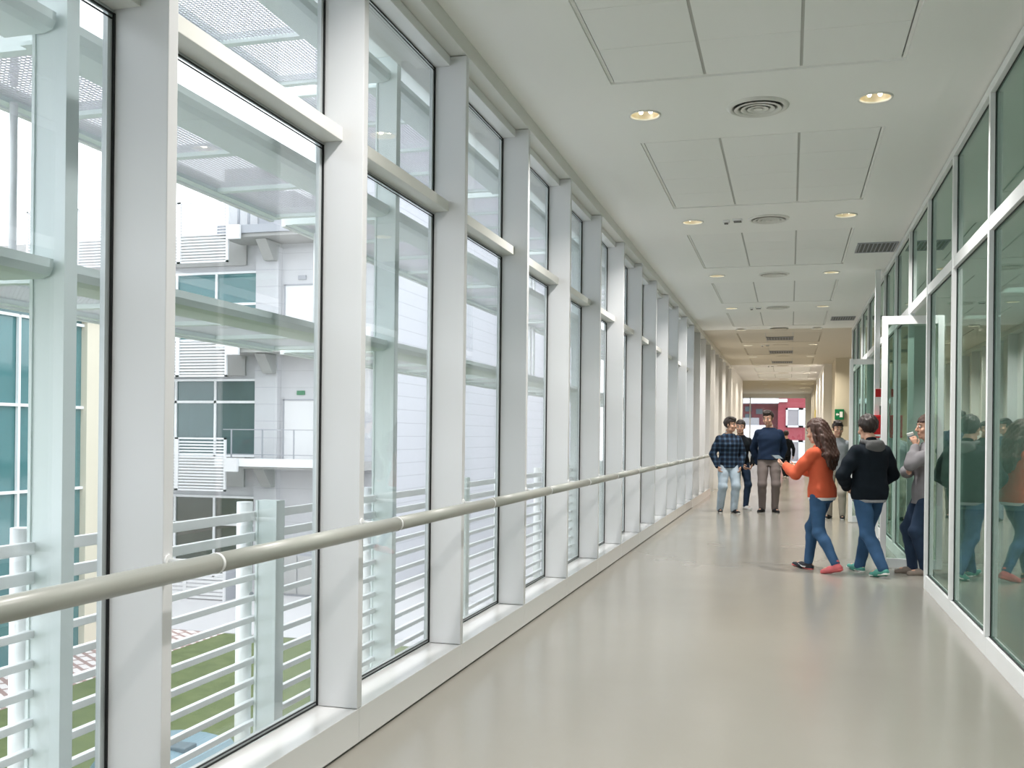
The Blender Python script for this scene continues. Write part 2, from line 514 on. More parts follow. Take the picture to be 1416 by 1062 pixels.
# ---- round lamps and air diffusers
def make_downlight():
    t = empty('downlight', (0, 0, 0)); tag(t, '', 'ceiling lamp', 'round recessed lamps in the corridor ceiling')
    g = MB(); g.lathe([(0.118, 0.0), (0.118, -0.006), (0.108, -0.010), (0.100, -0.004), (0.098, 0.01)], m=CREAM)
    g.build('trim_ring', CREAM, t)
    g = MB(); g.lathe([(0.099, 0.002), (0.092, 0.03), (0.07, 0.06), (0.03, 0.08), (0.0, 0.083)], m=CHROME)
    g.build('reflector', CHROME, t)
    for s in (-1, 1):                                       # two horizontal lamps under the reflector
        g = MB(); g.cyl((s * 0.035, -0.05, 0.035), (s * 0.035, 0.05, 0.035), 0.014, seg=14, m=LAMPGLOW)
        g.build('bulb', LAMPGLOW, t)
    return t
def make_diffuser():
    t = empty('air_diffuser', (0, 0, 0)); tag(t, '', 'air vent', 'round air diffusers in the corridor ceiling')
    g = MB(); g.lathe([(0.215, 0.0), (0.213, -0.008), (0.19, -0.020), (0.175, -0.012), (0.17, 0.02)], m=CREAM, seg=40); g.build('rim', CREAM, t)
    for r in (0.145, 0.10, 0.055):
        g = MB(); g.lathe([(r + 0.018, -0.022), (r, -0.026), (r - 0.026, 0.004), (r - 0.022, 0.006), (r + 0.003, -0.020), (r + 0.018, -0.022)], m=CREAM, seg=40)
        g.build('cone', CREAM, t)
    g = MB(); g.lathe([(0.03, -0.024), (0.0, -0.026)], m=CREAM); g.lathe([(0.03, -0.024), (0.026, -0.01), (0.0, -0.008)], m=CREAM); g.build('hub', CREAM, t)
    g = MB(); g.lathe([(0.188, 0.045), (0.0, 0.045)], m=GAP); g.build('duct', GAP, t)
    return t
dl0 = make_downlight(); df0 = make_diffuser(); first_d = first_f = True
def place(proto, first, loc):
    if first:
        proto.location = loc
        return proto
    c = copy_tree(proto); c.location = loc
    return c
ORD = ['', 'nearest', 'second nearest', 'third', 'fourth', 'fifth', 'sixth', 'seventh', 'eighth', 'ninth', 'tenth', 'eleventh', 'twelfth', 'added farthest']
n = 0
for r in ROWS:
    n_vis = r > 5.5
    if n_vis: n += 1
    for s, x in enumerate(DLX):
        side = ('window', 'glass partition')[s]
        ww = ('beside', 'beyond')
        o = place(dl0, first_d, (x, r, ZC)); first_d = False
        o['label'] = (f'{ORD[n]} round recessed lamp on the {side} side of the ceiling' if n_vis else 'round recessed lamp in the ceiling behind the camera')
        l = bpy.data.lights.new('downlight beam', 'AREA')
        warm = r > 22
        l.energy = (LOBBY_W * (.5 if r > 30 else 1) if warm else LAMP_W)
        l.color = (1.0, 0.92, 0.80) if warm else (1.0, 0.965, 0.935)
        l.shape = 'DISK'; l.size = 0.19; l.spread = math.radians(140)
        lo = bpy.data.objects.new('downlight_beam', l); COL.objects.link(lo); lo.location = (x, r, ZC - 0.012)
    if r < 20:
        o = place(df0, first_f, (DFX, r, ZC)); first_f = False
        o['label'] = f'{ORD[n]} round air diffuser in the middle of the ceiling' if n_vis else 'round air diffuser in the ceiling behind the camera'
    else:
        g = MB(); g.lathe([(0.195, -0.004), (0.19, -0.008), (0.0, -0.008)], m=CEILWARM); g.build('blank_cover', CEILWARM)
        o = bpy.data.objects['blank_cover'] if 'blank_cover' in bpy.data.objects else None
        o.name = 'ceiling_cover_plate'; o.location = (DFX, r, ZC)
        tag(o, f'round blank cover plate in the ceiling between the {ORD[n]} pair of lamps', 'cover plate')
# smoke detectors and sprinklers beside every second diffuser
for i, r in enumerate(ROWS):
    if r < 8 or i % 2 == 0 or r > 34: continue
    k = round((r - 7.165) / 3.69)
    where = f'left of the {ORD[k + 1]} diffuser row'
    g = MB(); g.box(-0.68 - .035, -0.68 + .035, r - .035, r + .035, ZC - 0.028, ZC, WHITE, bevel=.008)
    g.box(-0.68 - .02, -0.68 + .02, r - .02, r + .02, ZC - 0.040, ZC - 0.028, GAP)
    tag(g.build('smoke_detector', origin=(-0.68, r, ZC)), f'small grey smoke detector on the ceiling, {where}', 'smoke detector')
    t = empty('ceiling_speaker', (-0.56, r - 0.02, ZC)); tag(t, f'small dark square fitting on the ceiling, {where}', 'ceiling fitting')
    MB().box(-0.61, -0.51, r - .07, r + .03, ZC - 0.02, ZC, WHITE, bevel=.005).build('housing', WHITE, t)
    MB().box(-0.60, -0.52, r - .06, r + .02, ZC - 0.026, ZC - .02, GAP).build('grille', GAP, t)

# ---- flat slatted grilles
def grille(x0, x1, y0, y1, label, dark):
    t = empty('ceiling_grille', ((x0 + x1) / 2, (y0 + y1) / 2, ZC)); tag(t, label, 'ceiling vent')
    g = MB(); w = 0.02
    for a, c, d, e in ((x0, x1, y0, y0 + w), (x0, x1, y1 - w, y1), (x0, x0 + w, y0 + w, y1 - w), (x1 - w, x1, y0 + w, y1 - w)):
        g.box(a, c, d, e, ZC - 0.012, ZC, GREYROOF)
    g.build('frame', GREYROOF, t)
    MB().box(x0 + w, x1 - w, y0 + w, y1 - w, ZC - 0.004, ZC - .001, dark).build('duct', dark, t)
    ns = 9
    for i in range(ns):
        x = x0 + w + (x1 - x0 - 2 * w) * (i + .5) / ns
        MB().box(x - .006, x + .006, y0 + w, y1 - w, ZC - 0.012, ZC - 0.004, GREYROOF).build('slat', GREYROOF, t)
    return t
grille(0.755, 1.215, 12.44, 13.06, 'grey slatted return grille in the ceiling next to the glass partition, nearer one', GAP)
grille(0.745, 1.185, 19.84, 20.42, 'grey slatted return grille in the ceiling next to the glass partition, farther one', GAP)
for i, (y0, y1) in enumerate(((23.6, 24.3), (27.4, 28.1), (31.1, 31.8))):
    grille(-0.55, 0.06, y0, y1, f'{ORD[i + 1]} dark grille in the middle of the warm-tinted ceiling', GAP)
    o = None

# ---- fins between the windows, on the sill
for n, k in enumerate(range(-5, 23)):
    y = finY(k)
    if y > 33: break
    g = MB(); g.box(-2.068, XL, y, y + FT, 0.168 if y < 24 else 0.02, 3.628, FINM, bevel=0.003)
    tag(g.build(f'trim_{n + 1}', FINM, origin=(-1.94, y + FT / 2, 0.168)), f'white upright fin between windows, {ordinal(n + 1) if n < 20 else "far"} along the left wall', 'fin', kind='structure')

# ---- window bays
ZT0, ZT1 = 2.715, 2.775
def make_window():
    ya = finY(-1) + FT; yb = finY(0)
    t = empty('window_1', (-1.95, ya, 0.0)); tag(t, '', 'window', 'tall window bays along the corridor', 'structure')
    fw = 0.026
    g = MB()
    for x0, x1, w, m in ((-2.068, -2.050, fw, ALU),):
        g.box(x0, x1, ya, ya + w, 0.165, 3.63, m); g.box(x0, x1, yb - w, yb, 0.165, 3.63, m)
        g.box(x0, x1, ya + w, yb - w, 0.165, 0.165 + w, m); g.box(x0, x1, ya + w, yb - w, 3.63 - w, 3.63, m)
        g.box(x0, x1, ya + w, yb - w, ZT0 - 0.01, ZT1 + .01, m)
    g.build('frame', ALU, t)
    g = MB()
    for z0, z1 in ((0.168, ZT0 - .012), (ZT1 + .002, 3.572)):
        g.box(-2.0495, -2.041, ya, ya + .006, z0, z1, BLACK); g.box(-2.0495, -2.041, yb - .006, yb, z0, z1, BLACK)
        g.box(-2.0495, -2.043, ya + .008, yb - .008, z0, z0 + .005, BLACK); g.box(-2.0495, -2.043, ya + .008, yb - .008, z1 - .005, z1, BLACK)
        g.box(-2.0495, -2.045, ya + .012, yb - .012, z0 + .016, z0 + .020, BLACK)
        g.box(-2.0495, -2.045, ya + .012, yb - .012, z1 - .020, z1 - .016, BLACK)
    g.build('gasket', BLACK, t)
    MB().box(-2.064, -2.056, ya + fw * .8, yb - fw * .8, 0.165 + fw * .8, ZT0 - .004, GLASS_L).build('lower_pane', GLASS_L, t)
    MB().box(-2.064, -2.056, ya + fw * .8, yb - fw * .8, ZT1 + .004, 3.63 - fw * .8, GLASS_L).build('upper_pane', GLASS_L, t)
    MB().box(-2.0495, -1.95, ya + .001, yb - .001, ZT0, ZT1, CREAM, bevel=.003).build('transom_bar', CREAM, t)
    MB().box(-2.0495, -1.95, ya + .001, yb - .001, 3.573, 3.629, WHITE, bevel=.003).build('head_bar', WHITE, t)
    g = MB(); g.box(-2.045, XL, ya - FT / 2 + .0015, yb + FT / 2 - .0015, 0.012, 0.165, SILLM, bevel=.003)
    g.box(-2.045, XL - .012, ya - FT / 2 + .0015, yb + FT / 2 - .0015, 0.0, 0.012, GAP)
    g.build('sill', SILLM, t)
    MB().box(-2.3, XL, ya - FT / 2, yb + FT / 2, 3.632, 3.729, CREAM).build('head_panel', SILLM, t)
    return t
w0 = make_window()
wn = 0
WIN = {}
for k in range(-4, 12):
    wn += 1
    o = w0 if k == 0 else copy_tree(w0, (0, PITCH * k, 0))
    WIN[k] = o
for i, k in enumerate(sorted(WIN)):
    WIN[k].name = f'window_{i + 1}'
    WIN[k]['label'] = f'tall window bay in the left wall, {ORD[i - 2]} one in the picture' if 3 <= i <= 12 else (f'tall window bay in the left wall, {ordinal(i - 2)} one along' if i > 12 else 'tall window bay of the left wall behind the camera')
YW = finY(11) + FT                                          # glazing ends here, solid panels follow

# ---- solid part of the left wall and the far rooms
g = MB(); g.box(-2.3, -2.034, YW, 33.2, 0.0, ZC, WHWALL)
g.box(-2.034, XL, YW, 24.6, 0.0, 0.165, SILLM)
g.box(-2.034, XL, YW - .02, 33.2, 3.632, ZC - .001, CREAM)
tag(g.build('wall_left'), 'closed white panels of the left wall past the last window', 'wall', kind='structure')
g = MB(); g.box(-2.5, XL, 33.2, 41.0, 0.0, ZC, WHWALL); tag(g.build('wall_far_left'), 'flat bright white wall on the left near the corridor end', 'wall', kind='structure')
g = MB(); g.box(-2.7, -2.46, 41.0, YEND, 0.0, ZC, TANWALL); tag(g.build('wall_end_left'), 'tan side wall left of the end glazing', 'wall', kind='structure')
g = MB(); g.box(-2.3, 1.3, Y0 - .2, Y0, -.2, ZC, WHWALL); tag(g.build('wall_back'), 'white wall closing the corridor behind the camera', 'wall', kind='structure')
g = MB(); g.box(-2.5, 6.3, Y0 - .3, YEND + .25, -0.7, -0.3, CONC); tag(g.build('trim_slab'), 'concrete floor slab edge under the corridor', 'slab', kind='structure')

# ---- glass partition on the right
PP = 1.5
RB = [10.04 - PP * i for i in range(9, 0, -1)] + [10.04 + PP * i for i in range(0, 8)]   # bay starts
RB[-1] = 20.54
def make_part_bay(y, L, door=False):
    t = empty('window', (XR, y, 0.0)); tag(t, '', 'glazed partition', 'glazed bays of the right partition', 'structure')
    mw = 0.05
    MB().box(XR - .025, XR + .035, y - mw / 2, y + mw / 2, 0.0 if door else 0.128, 3.655, WHITE, bevel=.003).build('mullion', WHITE, t)
    e = y + L - mw / 2; s = y + mw / 2
    MB().box(XR - .02, XR + .035, s, e, 2.762, 2.852, WHITE, bevel=.003).build('transom_bar', WHITE, t)
    MB().box(XR - .025, XR + .035, y - mw / 2, e, 3.656, 3.715, WHITE, bevel=.003).build('head_bar', WHITE, t)
    MB().box(XR - .005, XR + .03, y - mw / 2, e, 3.715, 3.729, GAP).build('shadow_gap', GAP, t)
    g = MB()
    for z0, z1 in (((2.852, 3.656),) if door else ((0.128, 2.762), (2.852, 3.656))):
        g.box(XR + .000, XR + .012, s, s + .006, z0, z1, BLACK); g.box(XR + .006, XR + .012, e - .006, e, z0, z1, BLACK)
        g.box(XR + .000, XR + .012, s, e, z0, z0 + .005, BLACK); g.box(XR + .006, XR + .012, s, e, z1 - .006, z1, BLACK)
    g.build('gasket', BLACK, t)
    MB().box(XR + .013, XR + .021, s - .005, e + .005, 2.848, 3.660, GLASS_R).build('upper_pane', GLASS_R, t)
    if not door:
        MB().box(XR + .013, XR + .021, s - .005, e + .005, 0.122, 2.766, GLASS_R).build('lower_pane', GLASS_R, t)
        g = MB(); g.box(XR - .02, XR + .035, y - mw / 2, e, 0.0, 0.126, WHITE, bevel=.002); g.build('kick_plate', WHITE, t)
    return t
doors = [9, 13]
pn = 20
for i, y in enumerate(RB):
    L = (21.84 - y) if i == len(RB) - 1 else PP
    o = make_part_bay(y, L, i in doors)
    pn += 1
    o.name = f'window_{pn}'
    if i in doors:
        lab = f'glazed light over the {"nearer" if i == 9 else "farther"} open doorway in the right partition'
    elif y < 4:
        lab = 'glazed partition bay on the right behind or beside the camera'
    else:
        lab = f'green glazed partition bay on the right, {ORD[i - 4] if i < 9 else ordinal(i - 5)} one in the picture'
    o['label'] = lab
g = MB(); g.box(XR - .025, XR + .035, 21.815, 21.865, 0, 3.715, WHITE, bevel=.003)
tag(g.build('trim_post', WHITE), 'white end post of the glass partition', 'post', kind='structure')

# door leaves that pivot and stand square to the partition
def door_leaf(n, y, x0, x1, label):
    t = empty(f'door_{n}', (XR, y, 0.0)); tag(t, label, 'door', None, 'structure')
    z0, z1, w = 0.012, 2.735, 0.062
    g = MB(); g.box(x0, x0 + w, y - .025, y + .025, z0, z1, WHITE, bevel=.004); g.box(x1 - w, x1, y - .025, y + .025, z0, z1, WHITE, bevel=.004)
    g.box(x0 + w, x1 - w, y - .025, y + .025, z1 - .09, z1, WHITE, bevel=.004); g.box(x0 + w, x1 - w, y - .025, y + .025, z0, z0 + .10, ALU, bevel=.004)
    g.build('frame', WHITE, t)
    MB().box(x0 + w - .005, x1 - w + .005, y - .005, y + .005, z0 + .095, z1 - .085, GLASS_D).build('pane', GLASS_D, t)
    g = MB()
    for s in (-1, 1):
        g.cyl((x0 + .03, y + s * .025, 1.05), (x0 + .03, y + s * .06, 1.05), .010, seg=10, m=ALU)
        g.cyl((x0 + .03, y + s * .06, 1.05), (x0 + .15, y + s * .06, 1.05), .010, seg=10, m=ALU)
    g.build('handle', ALU, t)
    g = MB(); g.box(XR - .03, XR + .03, y - .02, y + .02, z1, z1 + .027, ALU); g.box(XR - .03, XR + .03, y - .02, y + .02, 0.0, z0, ALU); g.build('pivot', ALU, t)
    return t
door_leaf(1, 11.46, 0.955, 1.535, 'tall glazed door leaf standing open across the nearer doorway on the right')
door_leaf(2, 17.50, 0.955, 1.535, 'tall glazed door leaf standing open across the farther doorway on the right')

# room behind the partition
g = MB()
g.box(5.0, 5.15, Y0, 21.9, 0, ZC, GREYWALL); g.box(XR + .04, 5.0, Y0 - .2, Y0, 0, ZC, GREYWALL); g.box(XR + .04, 5.15, 21.8, 21.95, 0, ZC, GREYWALL)
tag(g.build('wall_right'), 'grey walls of the room seen through the green glass', 'wall', kind='structure')
for i, y in enumerate((-1.0, 2.5, 6.0, 9.5, 13.0, 16.5, 20.0)):  # lamps added only to brighten what shows through the green glass
    t = empty('added_fill_light', (3.4, y, ZC)); tag(t, 'flat square lamp added to brighten the room behind the green glass', 'ceiling lamp', 'lamps added to brighten the room behind the glass')
    g = MB()
    for x0, x1, y0, y1 in ((3.08, 3.72, y - .32, y - .29), (3.08, 3.72, y + .29, y + .32), (3.08, 3.11, y - .29, y + .29), (3.69, 3.72, y - .29, y + .29)):
        g.box(x0, x1, y0, y1, ZC - .05, ZC, WHITE)
    g.build('frame', WHITE, t)
    MB().box(3.11, 3.69, y - .29, y + .29, ZC - .035, ZC - .02, FILLGLOW).build('diffuser', FILLGLOW, t)
    l = bpy.data.lights.new('added fill lamp', 'AREA'); l.energy = SIDE_FILL_W; l.color = (1.0, 0.97, 0.97); l.shape = 'SQUARE'; l.size = .56; l.spread = math.radians(120)
    lo = bpy.data.objects.new('added_fill_lamp', l); COL.objects.link(lo); lo.location = (3.4, y, ZC - .04)
# lobby opening to the right, farther on
g = MB(); g.box(6.0, 6.2, 21.95, 30.0, 0, ZC, TANWALL); tag(g.build('wall_lobby'), 'tan wall closing the lobby on the right', 'wall', kind='structure')
g = MB(); g.box(1.25, 6.2, 30.0, 30.25, 0, ZC, TANWALL); tag(g.build('wall_tan'), 'tan wall facing down the corridor beside the exit sign', 'wall', kind='structure')
g = MB(); g.box(1.0, 1.25, 32.4, 41.5, 0, ZC, WHWALL); tag(g.build('wall_far_right'), 'white pilaster wall on the right near the corridor end', 'wall', kind='structure')
g = MB(); g.box(1.25, 1.45, 30.25, 32.4, 0, ZC, TANWALL); g.box(1.05, 1.25, 41.5, YEND, 0, ZC, TANWALL); tag(g.build('wall_end_right'), 'tan side wall right of the end glazing', 'wall', kind='structure')

# end glazing
t = empty('window_90', (0, YEND, 0)); tag(t, 'bright end window looking out on a dark red building', 'window', None, 'structure')
g = MB()
for x in (-2.46, -2.06, 0.77):
    g.box(x, x + .05, YEND - .03, YEND + .03, 0.0, 3.6, WHITE)
g.box(-2.46, 0.82, YEND - .03, YEND + .03, 3.50, 3.6, WHITE); g.box(-2.46, 0.82, YEND - .03, YEND + .03, 0.0, 0.12, WHITE)
g.build('frame', WHITE, t)
MB().box(-2.44, 0.80, YEND - .005, YEND + .005, .1, 3.52, GLASS_L).build('pane', GLASS_L, t)
g = MB(); g.box(-2.5, 1.3, YEND - .05, YEND + .15, 3.6, ZC, WHWALL); g.box(0.82, 1.3, YEND - .05, YEND + .15, 0, 3.6, WHWALL); g.box(-2.7, -2.46, YEND, YEND + .15, 0, ZC, WHWALL)
tag(g.build('wall_end'), 'white wall framing the end window', 'wall', kind='structure')

# ---- handrail along the left windows
HX, HZ = -1.68, 1.0
t = empty('handrail', (HX, 8.0, HZ)); tag(t, 'long warm grey tubular handrail running along the left windows', 'handrail')
ys = [Y0 + .05] + [finY(k) + .022 for k in range(-4, 15)]
ys[-1] = 24.9
for a, c in zip(ys, ys[1:]):
    MB().cyl((HX, a + .004, HZ), (HX, c - .004, HZ), .0305, seg=24, m=RUBBERRAIL).build('tube', RUBBERRAIL, t)
for y in ys[1:-1]:
    MB().cyl((HX, y - .006, HZ), (HX, y + .006, HZ), .0325, seg=24, m=WHITE).build('joint_ring', WHITE, t)
    g = MB(); g.cyl((HX, y, HZ), (XL + .006, y, HZ), .008, seg=10, m=WHITE)
    g.cyl((XL + .008, y, HZ), (XL - .0, y, HZ), .020, seg=14, m=WHITE)
    g.build('bracket', WHITE, t)

# ---- post with the red fire box, exit sign, yellow notice
t = empty('steel_post', (1.15, 14.5, 0)); tag(t, 'white square steel post standing in front of the glass partition', 'post')
MB().box(1.115, 1.185, 14.47, 14.54, 0, ZC, WHITE, bevel=.004).build('shaft', WHITE, t)
MB().box(1.09, 1.21, 14.445, 14.565, 0, .012, ALU).build('base_plate', ALU, t)
t = empty('fire_box', (1.15, 14.4, 1.4)); tag(t, 'red fire alarm box fixed to the white post', 'fire box')
MB().box(1.065, 1.225, 14.37, 14.468, 1.42, 1.73, RED, bevel=.01).build('case', RED, t)
MB().box(1.08, 1.21, 14.362, 14.371, 1.50, 1.71, RED, bevel=.004).build('door', RED, t)
MB().box(1.10, 1.19, 14.358, 14.363, 1.44, 1.465, SIGNWHITE).build('plate', SIGNWHITE, t)
t = empty('fire_sign', (1.17, 14.45, 2.0)); tag(t, 'small red and white fire sign above the red box', 'sign')
MB().box(1.12, 1.215, 14.460, 14.468, 1.86, 2.10, SIGNWHITE).build('plate', SIGNWHITE, t)
g = MB(); g.box(1.13, 1.205, 14.455, 14.461, 1.98, 2.09, RED); g.build('symbol', RED, t)
t = empty('exit_sign', (1.37, 29.95, 2.1)); tag(t, 'green emergency exit sign on the tan wall', 'exit sign')
MB().box(1.24, 1.49, 29.93, 29.998, 1.95, 2.25, GREENSIGN, bevel=.005).build('panel', GREENSIGN, t)
g = MB(); g.box(1.375, 1.455, 29.925, 29.931, 2.02, 2.18, SIGNWHITE); g.build('door_symbol', SIGNWHITE, t)
g = MB(); g.prism([(1.27, 2.10), (1.31, 2.15), (1.31, 2.12), (1.36, 2.12), (1.36, 2.08), (1.31, 2.08), (1.31, 2.05)], 29.925, 29.931, 'Y', SIGNWHITE); g.build('arrow', SIGNWHITE, t)
g = MB(); g.box(1.02, 1.048, 43.0, 44.6, 1.5, 2.6, YELLOW); tag(g.build('yellow_notice'), 'yellow notice panel on the wall near the corridor end', 'notice')

# ================================================================== OUTSIDE THE WINDOWS
GZ = -4.2
# ---- slim columns and posts just outside the glass
def colY(i): return 2.845 + PITCH * i
col0 = None
names = {0: 'first window from the left edge', 2: 'third window bay', 4: 'fifth window bay', 6: 'seventh window bay', 8: 'ninth window bay', 10: 'eleventh window bay', 12: 'thirteenth window bay', -2: 'window behind the camera'}
for i in range(-2, 14, 2):
    y = colY(i)
    t = empty('steel_column', (-2.40, y, GZ)); tag(t, f'pale green steel column outside the {names[i]}', 'column', 'steel columns outside the glazing')
    g = MB(); g.box(-2.490, -2.478, y - .05, y + .012, GZ, 4.4, STEEL); g.box(-2.362, -2.350, y - .05, y + .012, GZ, 4.4, STEEL)
    g.box(-2.478, -2.362, y - .044, y + .006, GZ, 4.4, STEEL)
    g.build('shaft', STEEL, t)
    g = MB(); g.box(-2.50, -2.30, y - .1, y + .1, GZ, GZ + .02, STEEL); g.build('base_plate', STEEL, t)
# ---- railing
t = empty('guard_railing', (-2.47, 6, -0.1)); tag(t, 'white steel guard railing of thin horizontal bars outside the windows', 'railing')
ra, rb = colY(-3), colY(12)
for i in range(12):
    z = 1.02 - .1 * i
    h = .042 if i < 2 else .028
    MB().box(-2.488, -2.462, ra, rb, z - h, z, RAILW, bevel=.004).build('bar', RAILW, t)
for i in range(-3, 13):
    y = colY(i)
    g = MB(); g.cyl((-2.527, y - .03, -.35), (-2.527, y - .03, 1.065), .038, seg=20, m=RAILW)
    post = g.build('post', RAILW, t)
    MB().cyl((-2.527 + .034, y - .03, .62), (-2.527 + .046, y - .03, .62), .012, seg=12, m=GREYROOF).build('bolt', GREYROOF, post)
    if i % 2:
        g = MB(); g.box(-2.458, -2.446, y - .05, y + .03, -.35, 1.075, STEEL); g.box(-2.358, -2.346, y - .05, y + .03, -.35, 1.075, STEEL)
        g.box(-2.446, -2.358, y - .044, y + .024, -.35, 1.075, STEEL)
        g.build('stub_post', STEEL, t)
# ---- sunshade shelves
def sunshade(y0, y1, z):
    t = empty('sunshade', (-2.7, y0, z)); tag(t, '', 'sunshade', 'perforated sunshade shelves outside the windows')
    g = MB()
    g.prism([(-2.39, z + .045), (-2.39, z + .015), (-2.405, z - .01), (-2.44, z - .02), (-2.60, z - .02), (-2.60, z - .008), (-2.50, z), (-2.50, z + .045)], y0, y1, 'Y', STEEL)
    g.build('inner_beam', STEEL, t)
    g = MB(); g.box(-3.17, -3.12, y0 + .06, y1 - .02, z - .01, z + .06, STEEL); g.box(-3.20, -3.17, y0 + .06, y1 - .02, z - .02, z + .08, STEELWH); g.build('outer_beam', STEEL, t)
    for i in range(5):
        y = y0 + .06 + (y1 - y0 - .14) * i / 4
        g = MB(); g.box(-3.12, -2.52, y, y + .045, z - .008, z + .05, STEEL); g.build('crossbar', STEEL, t)
    MB().box(-3.12, -2.50, y0 + .06, y1 - .02, z + .012, z + .015, PERF).build('perforated_sheet', PERF, t)
    g = MB()
    for q in (y0 + .35, y0 + .52):
        g.cyl((-3.10, q, z + .06), (-3.10, q, z + .82), .016, seg=12, m=STEELWH)
    g.build('hanger', STEELWH, t)
    return t
LV = ((1.93, 'lower'), (2.76, 'middle'), (3.59, 'upper'))
for z, nm in LV:
    proto = None
    for j, i in enumerate(range(-2, 12, 2)):
        ya, yb = colY(i) + .016, colY(i + 2) - .054
        if proto is None:
            proto = o = sunshade(ya, yb, z)
        else:
            o = copy_tree(proto, (0, PITCH * 2 * j, 0))
        o['label'] = (f'{nm} sunshade shelf outside between the {ORD[i // 2 + 1]} and {ORD[i // 2 + 2]} steel columns' if i >= 0 else f'{nm} sunshade shelf left of the nearest steel column')

# ---- courtyard ground
g = MB(); g.box(-15.1, -2.6, -12, 24.4, GZ - .5, GZ, GRASS); tag(g.build('ground_lawn'), 'mown green lawn in the courtyard below the windows', 'lawn', kind='structure')
g = MB(); g.box(-60, -15.1, -12, 24.4, GZ - .5, GZ + .01, PINK); tag(g.build('ground_path'), 'pinkish paved path beside the lawn', 'path', kind='structure')
g = MB(); g.box(-60, -2.6, 24.4, 70, GZ - .5, GZ + .02, PAVE); tag(g.build('ground_paving'), 'pale paving beyond the lawn', 'paving', kind='structure')
g = MB(); g.box(-60, 60, 54.3, 120, GZ - .5, GZ + .0, PAVE); tag(g.build('ground_street'), 'pale street ground beyond the end window', 'ground', kind='structure')

# ---- long glazed building on the left of the courtyard
LX = -17.4
t = empty('glazed_building', (LX, 19, GZ)); tag(t, 'teal glazed building with a cream end wall, far left through the first window', 'building')
MB().box(LX - 9, LX - .25, 2, 21.9, GZ, 4.25, CREAMWALL).build('wall', CREAMWALL, t)
MB().box(LX - .25, LX + .05, 21.5, 22.35, GZ, 4.45, CREAMWALL).build('end_wall', CREAMWALL, t)
MB().box(LX - 9, LX + .15, 2, 22.35, 4.25, 4.5, STEELWH).build('roof_edge', STEELWH, t)
ym = [21.5 - 2.24 * i for i in range(8)]
zt = [GZ, -2.2, -0.1, 1.95, 4.05]
for a, c in zip(ym[1:], ym):
    w = MB(); w.box(LX - .12, LX - .04, a, a + .07, GZ, 4.1, STEELWH)
    for z in zt:
        w.box(LX - .12, LX - .04, a + .07, c, z, z + .07, STEELWH)
    fr = w.build('window', STEELWH, t)
    MB().box(LX - .2, LX - .13, a + .03, c + .03, GZ, 4.2, TEALGLASS).build('pane', TEALGLASS, fr)

# ---- opposite building across the courtyard
FY = 32.0
t = empty('courtyard_building', (-20, FY, GZ)); tag(t, 'pale opposite building with balconies and louvred screens, seen through the second window', 'building')
g = MB(); g.box(-45, -15.6, FY, FY + 12, GZ, 8.3, CONCW); g.box(-15.6, -14.0, FY - .05, FY - .01, GZ, 8.3, CONCW); g.build('wall', CONCW, t)
LINES = lined_mat('white wall panels', (0.53, 0.53, 0.55), (0.42, 0.42, 0.44), 'Z', 0.6, 0.02)
MB().box(-18.3, -14.0, FY - .08, FY - .05, GZ, 8.0, LINES).build('panel_wall', LINES, t)
MB().box(-18.45, -17.55, FY - .35, FY - .05, GZ, 8.0, LINES).build('corner_pier', LINES, t)
for q, (zs, hs) in enumerate(((0.02, .42), (4.05, .5), (8.05, .45))):
    s = MB().box(-19.2 if q else -19.1, -13.9, FY - 1.5, FY, zs + .12, zs + hs, CONC).build('balcony_slab', CONC, t)
    MB().box(-19.25, -13.9, FY - 1.62, FY - 1.5, zs + hs - .22, zs + hs + .06, GREYROOF if q == 2 else STEELWH).build('slab_edge', STEELWH, s)
    g = MB(); g.box(-18.78, -18.3, FY - 1.75, FY - 1.63, zs + .02, zs + hs + .05, BRIGHTW); g.build('corner_block', BRIGHTW, s)
    g = MB(); g.prism([(FY - .05, zs + .1), (FY - 1.2, zs + .1), (FY - .6, zs - .55), (FY - .05, zs - .55)], -18.0, -17.6, 'X', CONC); g.build('bracket', CONC, s)
    MB().box(-45, -19.0, FY - .1, FY, zs - .6, zs + hs + .1, CONC).build('spandrel', CONC, t)
for q, (z0, z1, zm, gm) in enumerate(((-3.9, -1.0, -2.0, OLIVEGLASS), (.5, 3.25, 2.45, FARGLASS), (4.7, 7.15, 6.0, TEALGLASS))):
    for a, c in ((-33, -30.6), (-30.6, -28.2), (-28.2, -25.8), (-25.8, -23.4), (-23.4, -21.9), (-21.9, -20.25), (-20.25, -18.55)):
        w = MB(); w.box(a, a + .09, FY - .12, FY - .03, z0, z1, STEELWH); w.box(a, c, FY - .12, FY - .03, z1, z1 + .08, STEELWH); w.box(a, c, FY - .12, FY - .03, zm, zm + .09, STEELWH)
        w.box(a, c, FY - .12, FY - .03, z0, z0 + .08, STEELWH)
        if c == -18.55: w.box(c - .02, c + .08, FY - .12, FY - .03, z0, z1 + .08, STEELWH)
        fr = w.build('window', STEELWH, t)
        MB().box(a + .02, c - .02, FY - .06, FY - .02, z0 + .05, z1, gm).build('pane', gm, fr)
for q, zf in enumerate((.45, 4.55)):
    d = MB().box(-17.4, -16.1, FY - .10, FY - .05, zf, zf + 2.1, BRIGHTW).build('door', BRIGHTW, t)
    g = MB()
    for a in (-17.45, -16.1): g.box(a, a + .05, FY - .13, FY - .05, zf, zf + 2.15, GREYROOF)
    g.box(-17.45, -16.05, FY - .13, FY - .05, zf + 2.1, zf + 2.15, GREYROOF); g.build('door_frame', GREYROOF, d)
    MB().box(-16.9, -16.6, FY - .14, FY - .06, zf + 2.3, zf + 2.45, GREENSIGN if q == 0 else GREYROOF).build('exit_sign', GREENSIGN, t)
